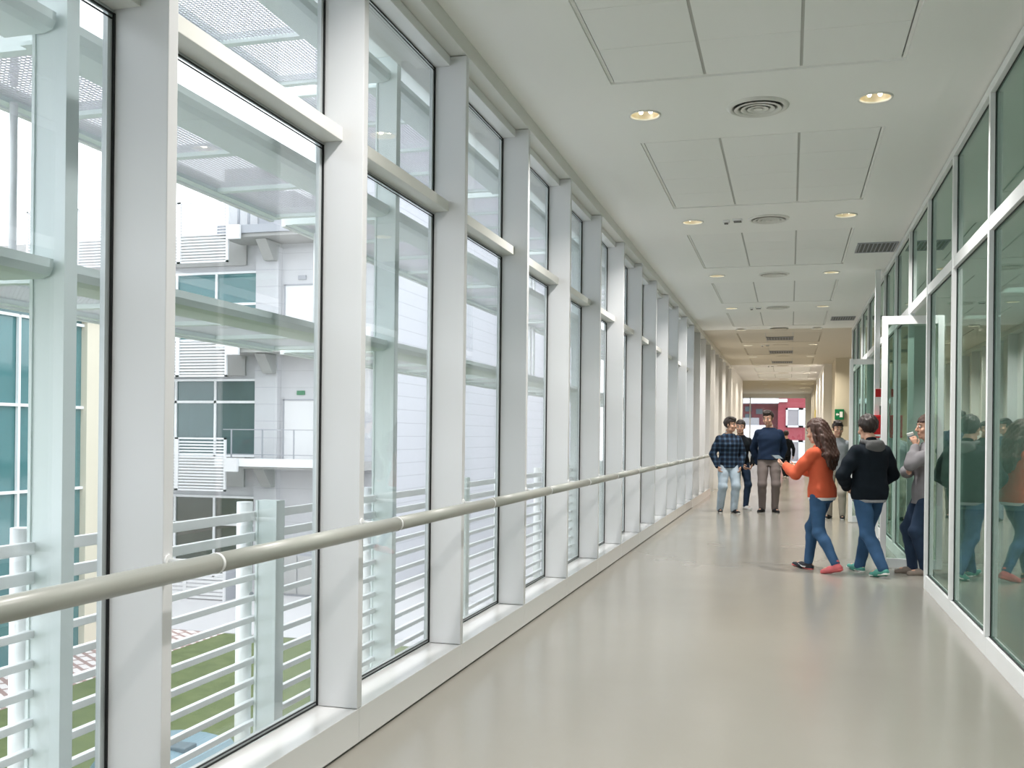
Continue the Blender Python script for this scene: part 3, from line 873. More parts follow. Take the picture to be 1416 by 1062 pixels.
# balcony railing of the middle floor
g = MB()
for x in (-18.7, -17.5, -16.3, -15.1):
    g.box(x, x + .035, FY - 1.5, FY - 1.45, .44, 1.5, GREYROOF)
g.box(-19.0, -13.9, FY - 1.5, FY - 1.47, 1.48, 1.51, GREYROOF); g.box(-19.0, -13.9, FY - 1.5, FY - 1.45, .62, .65, GREYROOF)
g.build('balcony_railing', GREYROOF, t)
# louvred screens hung in front of the floors
for q, (z0, z1) in enumerate(((-.66, 1.2), (3.32, 5.3), (7.3, 9.45))):
    for a, c in ((-27.2, -25.0), (-25.0, -22.8), (-22.8, -20.75), (-20.75, -18.8)):
        w = MB(); y = FY - 1.62
        for x in (a, c - .07): w.box(x, x + .07, y - .04, y + .04, z0, z1, BRIGHTW)
        w.box(a, c, y - .04, y + .04, z0, z0 + .06, BRIGHTW); w.box(a, c, y - .04, y + .04, z1 - .06, z1, BRIGHTW)
        fr = w.build('screen_frame', BRIGHTW, t)
        w = MB(); nl = int((z1 - z0 - .12) / .105)
        for k in range(nl):
            z = z0 + .10 + k * .105
            w.prism([(y - .03, z), (y + .03, z + .05), (y + .03, z + .062), (y - .03, z + .012)], a + .07, c - .07, 'X', BRIGHTW)
        w.build('louvres', BRIGHTW, fr)
# plant on the roof
g = MB(); g.box(-20.6, -19.2, FY + 1.0, FY + 3, 8.3, 11.3, CONCW); g.build('roof_house', CONCW, t)
g = MB(); g.box(-18.2, -16.9, FY - .6, FY + 1, 8.55, 9.9, GREYROOF); g.build('roof_unit', GREYROOF, t)
g = MB()
for x in (-18.9, -18.5, -16.5, -16.0, -15.6): g.cyl((x, FY - .8, 8.4), (x, FY - .8, 9.7), .05, seg=10, m=GREYROOF)
g.build('roof_pipes', GREYROOF, t)
g = MB()
for i in range(5):
    x = -26.5 + i * .75
    g.cyl((x, FY + 1, 8.3), (x + .75, FY + 1, 12.5), .03, seg=6, m=STEELWH); g.cyl((x + .75, FY + 1, 8.3), (x, FY + 1, 12.5), .03, seg=6, m=STEELWH)
for z in (10.2, 12.4): g.cyl((-26.5, FY + 1, z), (-22.75, FY + 1, z), .03, seg=6, m=STEELWH)
g.build('roof_lattice', STEELWH, t)
# wing clad in white boards
t = empty('wing_exterior', (-14, 40, GZ)); tag(t, 'long building wing clad in white horizontal boards, through the third to sixth windows', 'building')
MB().box(-15.5, -14.0, FY + .0, 75, GZ, 17.0, CLAD).build('wall', CLAD, t)
MB().box(-15.5, -13.85, FY + .0, 75, 17.0, 17.25, STEELWH).build('roof_edge', STEELWH, t)

# screened plant enclosure at the foot of the building
t = empty('louvred_enclosure', (-18, 29, GZ)); tag(t, 'low white louvred enclosure on the paving at the foot of the opposite building', 'enclosure')
for a, c in ((-22.4, -20.9), (-20.9, -19.4), (-19.4, -17.9)):
    w = MB(); w.box(a, a + .06, 28.9, 29.0, GZ, GZ + 1.35, BRIGHTW); w.box(c - .06, c, 28.9, 29.0, GZ, GZ + 1.35, BRIGHTW)
    for k in range(10): w.box(a + .06, c - .06, 28.92, 28.98, GZ + .06 + k * .13, GZ + .14 + k * .13, BRIGHTW)
    w.build('panel', BRIGHTW, t)
MB().box(-17.96, -17.9, 29.0, 30.6, GZ, GZ + 1.35, GREYROOF).build('side_panel', GREYROOF, t)
t = empty('service_cabinet', (-16, 31, GZ)); tag(t, 'grey service cabinets against the white wall at ground level', 'cabinet')
MB().box(-16.9, -14.6, 30.6, 31.8, GZ, GZ + 1.5, GREYROOF).build('body', GREYROOF, t)
for x in (-16.85, -16.1, -15.35): MB().box(x, x + .7, 30.56, 30.6, GZ + .1, GZ + 1.4, CONC).build('door', CONC, t)

# lidded box on the lawn, seen between the lowest railing bars
t = empty('utility_box', (-8.7, 12.6, GZ)); tag(t, 'pale blue lidded box on the lawn, low between railing bars of the second window', 'box')
g = MB(); g.prism([(-9.35, GZ), (-8.05, GZ), (-8.0, -3.35), (-9.4, -3.35)], 11.9, 13.2, 'Y', DARKBOX); g.build('body', DARKBOX, t)
g = MB(); g.prism([(-9.45, -3.35), (-7.95, -3.35), (-8.05, -3.22), (-8.5, -3.16), (-8.9, -3.16), (-9.35, -3.22)], 11.85, 13.25, 'Y', BLUEBOX)
lid = g.build('lid', BLUEBOX, t)
g = MB(); g.box(-8.55, -8.25, 12.35, 12.65, -3.20, -3.12, DARKBOX, bevel=.02); g.build('handle', DARKBOX, lid)

# ================================================================== BEYOND THE END WINDOW
RY = 80.0
t = empty('red_building', (0, RY, GZ)); tag(t, 'dark red building with white bands beyond the end window', 'building')
MB().box(-0.9, 9, RY, RY + 8, GZ, 12, REDCLAD).build('wall', REDCLAD, t)
MB().box(-12, -0.9, RY + 1.2, RY + 8, GZ, 12, BROWNCLAD).build('recessed_wall', BROWNCLAD, t)
MB().box(-12, -0.85, RY - .6, RY + 1.2, 4.1, 5.6, BRIGHTW).build('canopy', BRIGHTW, t)
MB().box(-0.85, -.2, RY - .3, RY, 4.2, 4.45, BRIGHTW).build('canopy_end', BRIGHTW, t)
MB().box(-12, -1.3, RY - .6, RY - .4, 1.2, 2.4, BRIGHTW).build('balcony', BRIGHTW, t)
MB().box(-12, -1.3, RY - .4, RY + 1.2, 1.2, 1.35, BRIGHTW).build('balcony_floor', BRIGHTW, t)
for x0, x1, z0, z1 in ((-0.3, 1.9, 2.25, 3.75), (-0.3, 1.9, -0.6, 1.25), (3.2, 4.8, 2.25, 3.75)):
    w = MB()
    for q in ((x0, x0 + .14, z0, z1), (x1 - .14, x1, z0, z1), (x0, x1, z0, z0 + .14), (x0, x1, z1 - .14, z1), (x0 + .95, x0 + 1.3, z0, z1)):
        w.box(q[0], q[1], RY - .12, RY, q[2], q[3], BRIGHTW)
    fr = w.build('window_frame', BRIGHTW, t)
    MB().box(x0 + .14, x0 + .95, RY - .06, RY - .01, z0 + .14, z1 - .14, BLIND).build('blind', BLIND, fr)
    MB().box(x0 + 1.3, x1 - .14, RY - .06, RY - .01, z0 + .14, z1 - .14, BRIGHTW).build('shutter', BRIGHTW, fr)
for x, z in ((-3.45, 3.5), (-3.45, 2.9), (-2.6, 3.3), (-6.5, 3.2)):
    MB().box(x, x + .5, RY + 1.1, RY + 1.2, z, z + .4, DARKBOX).build('vent', DARKBOX, t)
MB().box(-12, -2.35, RY + 1.0, RY + 1.2, 1.35, 3.0, CONCW).build('pale_panel', CONCW, t)
MB().box(-12, -1.3, RY + .9, RY + 1.2, -2, 1.2, CONC).build('ground_wall', CONC, t)
MB().box(-12, 9, RY - 1.6, RY - 1.2, GZ, -0.35, BRIGHTW).build('low_wall', BRIGHTW, t)

# ================================================================== PEOPLE
# Each figure is grown as one smooth surface from a posed skeleton: rounded limbs blended together on a grid, then meshed.
def smin(a, b, k):
    h = np.clip(0.5 + 0.5 * (b - a) / k, 0, 1)
    return b + (a - b) * h - k * h * (1 - h)

class Field:
    def __init__(self, lo, hi, h):
        self.h = h
        self.lo = np.array(lo, float)
        self.n = np.ceil((np.array(hi, float) - self.lo) / h).astype(int) + 1
        self.F = np.full(self.n, 0.25, np.float32)
        self.ax = [self.lo[i] + h * np.arange(self.n[i]) for i in range(3)]
    def region(self, lo, hi, pad):
        a = np.clip(np.floor((np.array(lo) - pad - self.lo) / self.h).astype(int), 0, self.n)
        b = np.clip(np.ceil((np.array(hi) + pad - self.lo) / self.h).astype(int) + 1, 0, self.n)
        sl = tuple(slice(a[i], b[i]) for i in range(3))
        X = self.ax[0][sl[0]][:, None, None]; Y = self.ax[1][sl[1]][None, :, None]; Z = self.ax[2][sl[2]][None, None, :]
        return sl, X, Y, Z
    def put(self, sl, d, k, cut=False):
        if self.F[sl].size == 0:
            return
        if cut:
            self.F[sl] = -smin(-self.F[sl], d, k)
        else:
            self.F[sl] = smin(self.F[sl], d.astype(np.float32), k)
    def cone(self, a, b, ra, rb, k=0.012, cut=False):
        """rounded limb from a to b whose radius runs from ra to rb"""
        a = np.array(a, float); b = np.array(b, float)
        sl, X, Y, Z = self.region(np.minimum(a, b), np.maximum(a, b), max(ra, rb) + k + 0.05)
        ba = b - a; L2 = max(ba @ ba, 1e-9)
        px, py, pz = X - a[0], Y - a[1], Z - a[2]
        t = np.clip((px * ba[0] + py * ba[1] + pz * ba[2]) / L2, 0, 1)
        d = np.sqrt((px - t * ba[0]) ** 2 + (py - t * ba[1]) ** 2 + (pz - t * ba[2]) ** 2) - (ra + t * (rb - ra))
        self.put(sl, d, k, cut)
    def chain(self, pts, rs, k=0.012):
        for i in range(len(pts) - 1):
            self.cone(pts[i], pts[i + 1], rs[i], rs[i + 1], k)
    def ell(self, c, r, R=None, k=0.012, cut=False):
        """ellipsoid with radii r along the columns of R"""
        c = np.array(c, float); r = np.array(r, float)
        m = r.max()
        sl, X, Y, Z = self.region(c - m, c + m, k + 0.05)
        P = np.stack(np.broadcast_arrays(X - c[0], Y - c[1], Z - c[2]), -1)
        if R is not None:
            P = P @ np.array(R)
        q = P / r
        k0 = np.sqrt((q ** 2).sum(-1)); k1 = np.sqrt(((P / r ** 2) ** 2).sum(-1)) + 1e-9
        self.put(sl, k0 * (k0 - 1) / k1, k, cut)
    def torso(self, secs, T, k=0.015):
        """stack of ellipse sections (z, half width, half depth, forward shift); T maps a straight body point to the posed one"""
        M, o = T
        z = np.array([s[0] for s in secs]); Z0, Z1 = z[0], z[-1]
        pts = []
        for s in secs:
            for sx in (-1, 1):
                for sy in (-1, 1):
                    pts.append(M @ np.array([sx * s[1], sy * s[2] + s[3], s[0]]) + o)
        pts = np.array(pts)
        sl, X, Y, Z = self.region(pts.min(0), pts.max(0), 0.07)
        P = (np.stack(np.broadcast_arrays(X, Y, Z), -1) - o) @ M
        zz = np.clip(P[..., 2], Z0, Z1)
        zf = np.linspace(Z0, Z1, 200)
        def sm(col):
            v = np.interp(zf, z, [s[col] for s in secs])
            v = np.convolve(np.pad(v, 6, mode='edge'), np.ones(13) / 13, 'valid')
            return np.interp(zz, zf, v)
        a, b, cshift = sm(1), sm(2), sm(3)
        u = np.abs(P[..., 0]) / a; v = np.abs(P[..., 1] - cshift) / b
        e = 2.35
        rr = (u ** e + v ** e) ** (1 / e)
        d = (rr - 1) * np.minimum(a, b)
        dz = np.maximum(Z0 - P[..., 2], P[..., 2] - Z1)
        d = np.where(dz > 0, np.sqrt(np.maximum(d, 0) ** 2 + dz ** 2), np.maximum(d, dz))
        self.put(sl, d, k)
    def mesh(self, name, smooth_noise=None):
        F = self.F
        if smooth_noise is not None:
            F = F + smooth_noise(self.ax).astype(np.float32)
        S = F < 0
        n = np.array(F.shape)
        c = np.zeros(n - 1, np.int8)
        cor = [(i, j, k) for i in (0, 1) for j in (0, 1) for k in (0, 1)]
        for i, j, k in cor:
            c += S[i:n[0] - 1 + i, j:n[1] - 1 + j, k:n[2] - 1 + k]
        act = (c > 0) & (c < 8)
        idx = np.full(n - 1, -1, np.int64)
        A = np.argwhere(act)
        idx[act] = np.arange(len(A))
        acc = np.zeros((len(A), 3)); cnt = np.zeros(len(A))
        val = {q: F[A[:, 0] + q[0], A[:, 1] + q[1], A[:, 2] + q[2]] for q in cor}
        for q in cor:
            for ax in range(3):
                if q[ax]: continue
                p = list(q); p[ax] = 1; p = tuple(p)
                f0, f1 = val[q], val[p]
                m = (f0 < 0) != (f1 < 0)
                t = np.where(m, f0 / np.where(m, f0 - f1, 1), 0)
                pos = np.array(q, float)[None] + t[:, None] * np.eye(3)[ax][None]
                acc[m] += pos[m]; cnt[m] += 1
        V = (A + acc / np.maximum(cnt, 1)[:, None]) * self.h + self.lo
        quads = []
        for ax in range(3):
            s0 = [slice(1, n[i] - 1) for i in range(3)]; s1 = list(s0)
            s0[ax] = slice(0, n[ax] - 1); s1[ax] = slice(1, n[ax])
            e0, e1 = S[tuple(s0)], S[tuple(s1)]
            E = np.argwhere(e0 != e1)
            if not len(E): continue
            flip = e0[E[:, 0], E[:, 1], E[:, 2]]
            off = [1, 1, 1]; off[ax] = 0
            B = E + np.array(off)
            u, w = [(1, 2), (2, 0), (0, 1)][ax]
            q = []
            for du, dw in ((-1, -1), (0, -1), (0, 0), (-1, 0)):
                C = B.copy(); C[:, u] += du; C[:, w] += dw
                q.append(idx[C[:, 0], C[:, 1], C[:, 2]])
            q = np.stack(q, 1)
            q[~flip] = q[~flip][:, ::-1]
            quads.append(q)
        Q = np.concatenate(quads)
        Q = Q[(Q >= 0).all(1)]
        me = bpy.data.meshes.new(name)
        me.vertices.add(len(V)); me.vertices.foreach_set('co', V.astype(np.float32).ravel())
        me.loops.add(len(Q) * 4); me.loops.foreach_set('vertex_index', Q.astype(np.int32).ravel())
        me.polygons.add(len(Q)); me.polygons.foreach_set('loop_start', np.arange(0, len(Q) * 4, 4, dtype=np.int32))
        me.polygons.foreach_set('loop_total', np.full(len(Q), 4, np.int32))
        me.update(calc_edges=True); me.validate()
        me.polygons.foreach_set('use_smooth', np.ones(len(me.polygons), bool))
        return me

def rot(axis, deg):
    return np.array(Matrix.Rotation(math.radians(deg), 3, axis))
def V3(*a): return np.array(a, float)
def unit(v): return v / max(np.linalg.norm(v), 1e-9)
def two_bone(a, c, l1, l2, pole):
    """middle joint between a and c, bent towards pole; c is pulled in if out of reach"""
    d = c - a; L = np.linalg.norm(d)
    if L > (l1 + l2) * .999:
        c = a + d / L * (l1 + l2) * .999; d = c - a; L = np.linalg.norm(d)
    x = (l1 * l1 - l2 * l2 + L * L) / (2 * L)
    h = math.sqrt(max(l1 * l1 - x * x, 0))
    u = d / L; p = unit(pole - (pole @ u) * u)
    return a + u * x + p * h, c

def wrinkles(amp, sx=22.0, sz=30.0, ph=0.0):
    def f(ax):
        X = ax[0][:, None, None]; Y = ax[1][None, :, None]; Z = ax[2][None, None, :]
        return amp * (np.sin(sx * X + 9 * Z + ph) * np.sin(sz * Z - 11 * Y + 2 * ph) + .6 * np.sin(47 * Z + 19 * X - 13 * Y + ph) * np.sin(31 * Y + ph))
    return f

def person(name_label, H, pos, face_deg, P):
    """P: pose and clothes. Local axes: +Y the way the body faces, +X its right... built at the origin, then turned and placed."""
    h = P.get('grid', 0.0075)
    w = P.get('wide', 1.0)                                   # shoulder and hip breadth
    lean = P.get('lean', 0.0); twist = P.get('twist', 0.0)
    hipz = P.get('hipz', 0.515) * H
    pel = V3(P.get('sway', 0.0), 0, hipz)
    M = rot('Z', twist) @ rot('X', -lean)
    def T(v):                                                # straight upper-body point -> posed
        return M @ (np.array(v, float) - V3(0, 0, 0.515 * H)) + pel
    TO = (M, pel - M @ V3(0, 0, 0.515 * H))
    R = {}
    hipx, shx = 0.052 * H * w, 0.098 * H * w
    thigh, shank = 0.245 * H, 0.235 * H
    ua, fa = 0.172 * H, 0.150 * H
    ank = {}; calves = {}; knee = {}; hip = {}; toe = {}
    for s, key in ((-1, 'L'), (1, 'R')):
        fx, fy, yaw_, heel = P['foot' + key]                 # ankle place, toe-out angle, heel lift
        a = V3(fx, fy, 0.047 * H + heel)
        hp = pel + rot('Z', twist * .5) @ V3(s * hipx, 0, -0.01 * H)
        kp = P.get('knee' + key, (0.12 * s, 1, 0))
        k_, a = two_bone(hp, a, thigh, shank, V3(*kp))
        hip[key], knee[key], ank[key] = hp, k_, a
        d = rot('Z', yaw_) @ V3(0, 1, 0)
        pitch = -math.degrees(math.asin(min(.95, heel / (0.10 * H)))) if heel > 0 else P.get('toeup' + key, 0)
        toe[key] = unit(V3(d[0], d[1], math.tan(math.radians(pitch)) if heel > 0 else math.tan(math.radians(P.get('toeup' + key, 0)))))
    sh = {}; elb = {}; wri = {}
    for s, key in ((-1, 'L'), (1, 'R')):
        S = T((s * shx, -0.005 * H, 0.775 * H)); sh[key] = S
        tgt = V3(*P['hand' + key]) * V3(1, 1, 1)
        e_, wq = two_bone(S, tgt, ua, fa, V3(*P.get('elbow' + key, (0.4 * s, -1, -.2))))
        elb[key], wri[key] = e_, wq
    hy, hp_, hr = P.get('head', (0, 0, 0))                   # head yaw, pitch (down +), roll
    HM = rot('Z', hy + twist) @ rot('X', -hp_) @ rot('Y', hr)
    neck0 = T((0, -0.012 * H, 0.822 * H)); neck1 = T((0, 0.002 * H, 0.862 * H))
    hc = neck1 + HM @ V3(0, 0.012 * H, 0.066 * H)
    q = H / 1.75                                             # head size follows height a little less than fully
    q = (0.5 + 0.5 * q) * 1.10
    def hd(x, y, z): return hc + HM @ (V3(x, y, z) * q)
    allp = np.array([*ank.values(), *knee.values(), *elb.values(), *wri.values(), *sh.values(), hc])
    lo = allp.min(0) - 0.24; hi = allp.max(0) + 0.24; lo[2] = -0.03; hi[2] = hc[2] + 0.19
    # ---- body
    f = Field(lo, hi, h)
    fem = P.get('fem', False)
    sec = [(.455, .068, .058, 0), (.50, .092, .066, -.004), (.545, .094, .066, -.004), (.60, .082, .058, .0), (.66, .086, .060, .004), (.72, .098, .066, .006), (.76, .096, .060, .0), (.785, .080, .050, -.004), (.810, .055, .042, -.008), (.835, .036, .034, -.008)]
    if fem:
        sec = [(.455, .068, .058, 0), (.50, .094, .066, -.004), (.545, .092, .064, -.004), (.61, .070, .052, .0), (.66, .076, .055, .004), (.72, .086, .070, .012), (.765, .086, .055, .0), (.79, .076, .046, -.004), (.812, .053, .039, -.008), (.835, .033, .032, -.008)]
    def scaled(extra, z0, z1, ease=0.0):
        out = [(z * H, a * H * w + extra, b_ * H + extra, c * H) for z, a, b_, c in sec if z0 - 1e-6 <= z <= z1 + 1e-6]
        zs = [s_[0] for s_ in sec]
        def at(z):
            return (z * H, np.interp(z, zs, [s_[1] for s_ in sec]) * H * w + extra, np.interp(z, zs, [s_[2] for s_ in sec]) * H + extra, np.interp(z, zs, [s_[3] for s_ in sec]) * H)
        if not out or out[0][0] > z0 * H + 1e-6: out.insert(0, at(z0))
        if out[-1][0] < z1 * H - 1e-6: out.append(at(z1))
        return out
    f.torso(scaled(0, .455, .835), TO, .02)
    f.cone(neck0, neck1, .058 * q, .054 * q, .03)
    for key in 'LR':
        f.chain([hip[key], (hip[key] * .55 + knee[key] * .45), knee[key]], [.046 * H, .044 * H, .031 * H], .02)
        calf = calves[key] = knee[key] * .68 + ank[key] * .32 - unit(np.cross(V3(1, 0, 0), ank[key] - knee[key])) * (.007 * H)
        f.chain([knee[key], calf, ank[key]], [.030 * H, .031 * H, .021 * H], .015)
        A = ank[key]; d = toe[key]
        f.cone(A + V3(0, 0, -.022 * H) - d * .02 * H, A + d * .075 * H + V3(0, 0, -.024 * H), .016 * H, .012 * H, .015)
        f.cone(sh[key], elb[key], .030 * H, .024 * H, .02); f.cone(elb[key], wri[key], .025 * H, .0165 * H, .012)
    # head
    f.ell(hd(0, -.012, .030), (.074 * q, .094 * q, .086 * q), HM, .02)
    f.ell(hd(0, .024, -.032), (.056 * q, .066 * q, .082 * q), HM, .025)
    f.cone(hd(-.03, .030, -.085), hd(.03, .030, -.085), .030 * q, .030 * q, .02)
    f.ell(hd(0, .068, -.092), (.024 * q, .018 * q, .018 * q), HM, .012)
    f.cone(hd(-.034, .074, .028), hd(.034, .074, .028), .013 * q, .013 * q, .012)
    for s in (-1, 1):
        f.ell(hd(s * .032, .096, .006), (.017 * q, .012 * q, .011 * q), HM, .008, cut=True)
        f.ell(hd(s * .045, .062, -.030), (.022 * q, .022 * q, .022 * q), HM, .015)
        f.ell(hd(s * .078, -.006, -.004), (.009 * q, .020 * q, .032 * q), HM @ rot('Z', -s * 18), .006)
    f.cone(hd(0, .088, .012), hd(0, .108, -.026), .008 * q, .0115 * q, .006)
    f.cone(hd(-.010, .098, -.030), hd(.010, .098, -.030), .0085 * q, .0085 * q, .006)
    f.cone(hd(-.018, .084, -.060), hd(.018, .084, -.060), .0075 * q, .0075 * q, .005)
    f.cone(hd(-.014, .083, -.070), hd(.014, .083, -.070), .0075 * q, .0075 * q, .005)
    # hands: palm, four fingers of their own lengths, thumb from the side of the palm
    for s, key in ((-1, 'L'), (1, 'R')):
        d = unit(wri[key] - elb[key]) if ('hdir' + key) not in P else unit(V3(*P['hdir' + key]))
        nrm = V3(*P.get('palm' + key, (-s, 0, 0)))           # the way the palm looks
        nrm = unit(nrm - (nrm @ d) * d); side = np.cross(d, nrm)
        if P.get('thumbfwd' + key, 1) and side @ V3(*P.get('thumb' + key, (0, 1, .2))) < 0: side = -side
        W = wri[key]; hs = H / 1.75 * .98
        for t in (-.026, -.009, .009, .026):
            f.cone(W + d * .012, W + (d * .082 + side * t) * hs, .015 * hs, .0125 * hs, .012)
        curl = P.get('curl' + key, 25)
        for t, L in ((.029, .070), (.010, .078), (-.010, .073), (-.028, .058)):
            p = W + (d * .088 + side * t) * hs; a = math.radians(curl * .5)
            for seg, fr in enumerate((.45, .32, .23)):
                dd = d * math.cos(a) + nrm * math.sin(a)
                p2 = p + dd * L * fr * hs
                f.cone(p, p2, (.0095 - .001 * seg) * hs, (.0088 - .001 * seg) * hs, .003)
                p = p2; a += math.radians(curl)
        b0 = W + (d * .022 + side * .026) * hs; b1 = b0 + (d * .032 + side * .026 + nrm * .012) * hs
        b2 = b1 + (d * .030 + side * .004 + nrm * .014) * hs
        f.cone(b0, b1, .0125 * hs, .0105 * hs, .008); f.cone(b1, b2, .0105 * hs, .0085 * hs, .003)
    me = f.mesh('person')
    skin = P.get('skin', SKIN)
    me.materials.append(skin); me.materials.append(LIPS)
    mouth = hd(0, .092, -.065)
    cen = np.empty(len(me.polygons) * 3, np.float32); me.polygons.foreach_get('center', cen); cen = cen.reshape(-1, 3)
    L = (cen - mouth) @ HM
    lip = ((L[:, 0] / .024) ** 2 + (L[:, 2] / .011) ** 2 < 1) & (np.abs(L[:, 1]) < .03)
    mi = np.where(lip, 1, 0).astype(np.int32); me.polygons.foreach_set('material_index', mi)
    o = bpy.data.objects.new('person', me); COL.objects.link(o)
    o.location = pos; o.rotation_euler = (0, 0, math.radians(face_deg))
    tag(o, name_label, 'person')
    def child(nm, me_, m):
        me_.materials.append(m)
        c = bpy.data.objects.new(nm, me_); COL.objects.link(c); c.parent = o
        return c
    # ---- trousers
    ph = P.get('seed', 0) * 1.7
    f = Field(lo, hi, h)
    tl = P.get('loose', 0.008)
    f.torso(scaled(.010, .455, P.get('waist', .585)), TO, .02)
    for key in 'LR':
        end = ank[key] + (knee[key] - ank[key]) * P.get('cuff', -.03)
        f.chain([hip[key] + V3(0, 0, .0), hip[key] * .55 + knee[key] * .45, knee[key]], [.049 * H + tl, .046 * H + tl, .0355 * H + tl], .022)
        f.chain([knee[key], calves[key], end], [.0355 * H + tl, .0345 * H + tl, .026 * H + tl * 1.2], .02)
    for key in 'LR':
        f.cone(knee[key], knee[key], .040 * H + tl, .040 * H + tl, .02)
    child('trousers', f.mesh('trousers', wrinkles(.0022, 24, 34, ph)), P['trousers'])
    # ---- top
    f = Field(lo, hi, h)
    ease = P.get('ease', .016)
    hem = P.get('hem', .50)
    secs = scaled(ease, hem, .832)
    secs[0] = (secs[0][0], secs[0][1] + P.get('flare', .004), secs[0][2] + P.get('flare', .004), secs[0][3])
    f.torso(secs, TO, .02)
    al = P.get('sleeve', .010)
    for key in 'LR':
        f.cone(T((0, -.014 * H, .815 * H)), sh[key], .030 * H, .027 * H, .03)
        cuff = elb[key] + (wri[key] - elb[key]) * P.get('cuffarm', .98)
        f.chain([sh[key], sh[key] * .5 + elb[key] * .5, elb[key]], [.029 * H + al, .030 * H + al, .027 * H + al], .03)
        f.chain([elb[key], elb[key] * .5 + cuff * .5, cuff], [.028 * H + al, .0255 * H + al, .020 * H + al * .8], .012)
    if P.get('collar'):
        f.cone(T((0, -.010 * H, .825 * H)), T((0, -.006 * H, .845 * H)), .062 * q, .058 * q, .012)
    top = child(P.get('topname', 'jumper'), f.mesh('top', wrinkles(.0032, 18, 26, ph + 1)), P['top'])
    if P.get('hood'):
        f = Field(lo, hi, h)
        hc0 = T((0, -.035 * H, .835 * H))
        for t in range(0, 360, 30):
            a = math.radians(t); b_ = math.radians(t + 30)
            r = (.062 * H, .046 * H)
            f.cone(hc0 + M @ V3(r[0] * math.cos(a), r[1] * math.sin(a) + .02 * H, .012 * math.sin(a)), hc0 + M @ V3(r[0] * math.cos(b_), r[1] * math.sin(b_) + .02 * H, .012 * math.sin(b_)), .024, .024, .012)
        f.ell(hc0 + M @ V3(0, -.018 * H, -.03 * H), (.075 * H, .03 * H, .045 * H), M, .02)
        child('hood', f.mesh('hood', wrinkles(.003, 30, 30, ph)), P['hood'])
    if P.get('hemtrim'):
        f = Field(lo, hi, h)
        f.torso(scaled(ease + .002, hem - .018, hem + .004), TO, .01)
        child('shirt_hem', f.mesh('shirt_hem'), P['hemtrim'])
    if P.get('shirtcollar'):
        f = Field(lo, hi, h)
        f.cone(T((0, -.012 * H, .826 * H)), T((0, -.004 * H, .852 * H)), .0625 * q, .0585 * q, .006)
        child('shirt_collar', f.mesh('shirt_collar'), P['shirtcollar'])
    # ---- shoes
    for key in 'LR':
        f = Field(lo, hi, h)
        A = ank[key]; d = toe[key]; flat = unit(V3(d[0], d[1], 0)); sd = np.cross(d, V3(0, 0, 1)); upv = np.cross(sd, d)
        B = A - upv * .030 * H
        f.cone(B - d * .018 * H, B + d * .045 * H, .024 * H, .023 * H, .015); f.cone(B + d * .045 * H - upv * .003 * H, B + d * .098 * H - upv * .007 * H, .0225 * H, .016 * H, .015)
        f.cone(A + V3(0, 0, .012 * H), A - upv * .02 * H, .0235 * H, .026 * H, .015)
        shoe = child('shoe', f.mesh('shoe'), P['shoe' + key] if ('shoe' + key) in P else P['shoe'])
        f = Field(lo, hi, h)
        C = A - upv * .047 * H + upv * .011
        for t in (-.008, .008):
            f.cone(C - d * .022 * H + sd * t, C + d * .10 * H + sd * t * .6, .0185 * H, .0135 * H, .010)
        sl, X, Y, Z = f.region(lo, hi, 0)
        pl = (X - C[0]) * upv[0] + (Y - C[1]) * upv[1] + (Z - C[2]) * upv[2]
        f.F[sl] = np.maximum(f.F[sl], np.abs(pl) - .011)
        if P.get('stripe') == key:                           # curved light mark on the outer side of the shoe
            f2 = Field(A - .25, A + .25, .0045)
            o_ = sd * (.026 * H) * (1 if key == 'R' else -1)
            for oo in (o_, -o_):
                f2.chain([B + oo * .80 - d * .012 * H + upv * .012 * H, B + oo * .92 + d * .012 * H - upv * .003 * H, B + oo * .96 + d * .03 * H - upv * .004 * H, B + oo * .78 + d * .062 * H + upv * .009 * H], [.004, .0075, .0065, .003], .004)
            c_ = bpy.data.objects.new('side_mark', f2.mesh('side_mark')); c_.data.materials.append(WHITEC); COL.objects.link(c_); c_.parent = shoe
        sole_me = f.mesh('sole'); sole_me.materials.append(P.get('sole', SOLEW))
        so = bpy.data.objects.new('sole', sole_me); COL.objects.link(so); so.parent = shoe
    # ---- hair
    f = Field(lo, hi, h)
    hv = P.get('hairvol', .012)
    f.ell(hd(0, -.016, .036), ((.074 + hv) * q, (.094 + hv) * q, (.086 + hv) * q), HM, .01)
    # keep the face free: cut away in front of and below a slanted hairline
    sl, X, Y, Z = f.region(lo, hi, 0)
    Q = (np.stack(np.broadcast_arrays(X - hc[0], Y - hc[1], Z - hc[2]), -1) @ HM) / q
    fl = P.get('fringe', .055)
    line = np.maximum(Q[..., 1] - (.030 + .0 * Q[..., 2]), -(Q[..., 2] - fl))            # in front and below the fringe
    front = np.minimum(Q[..., 1] - .022, fl - Q[..., 2])
    nape = np.minimum(P.get('nape', -.075) - Q[..., 2], .3)
    sideb = np.minimum(Q[..., 1] + .012, -.012 - Q[..., 2])
    f.F[sl] = np.maximum(f.F[sl], np.maximum(np.maximum(front, nape), sideb) * q)
    if P.get('quiff'):
        f.ell(hd(0, .052, .098), (.060 * q, .042 * q, .030 * q), HM, .015)
        f.ell(hd(.02, .010, .118), (.058 * q, .060 * q, .022 * q), HM, .015)
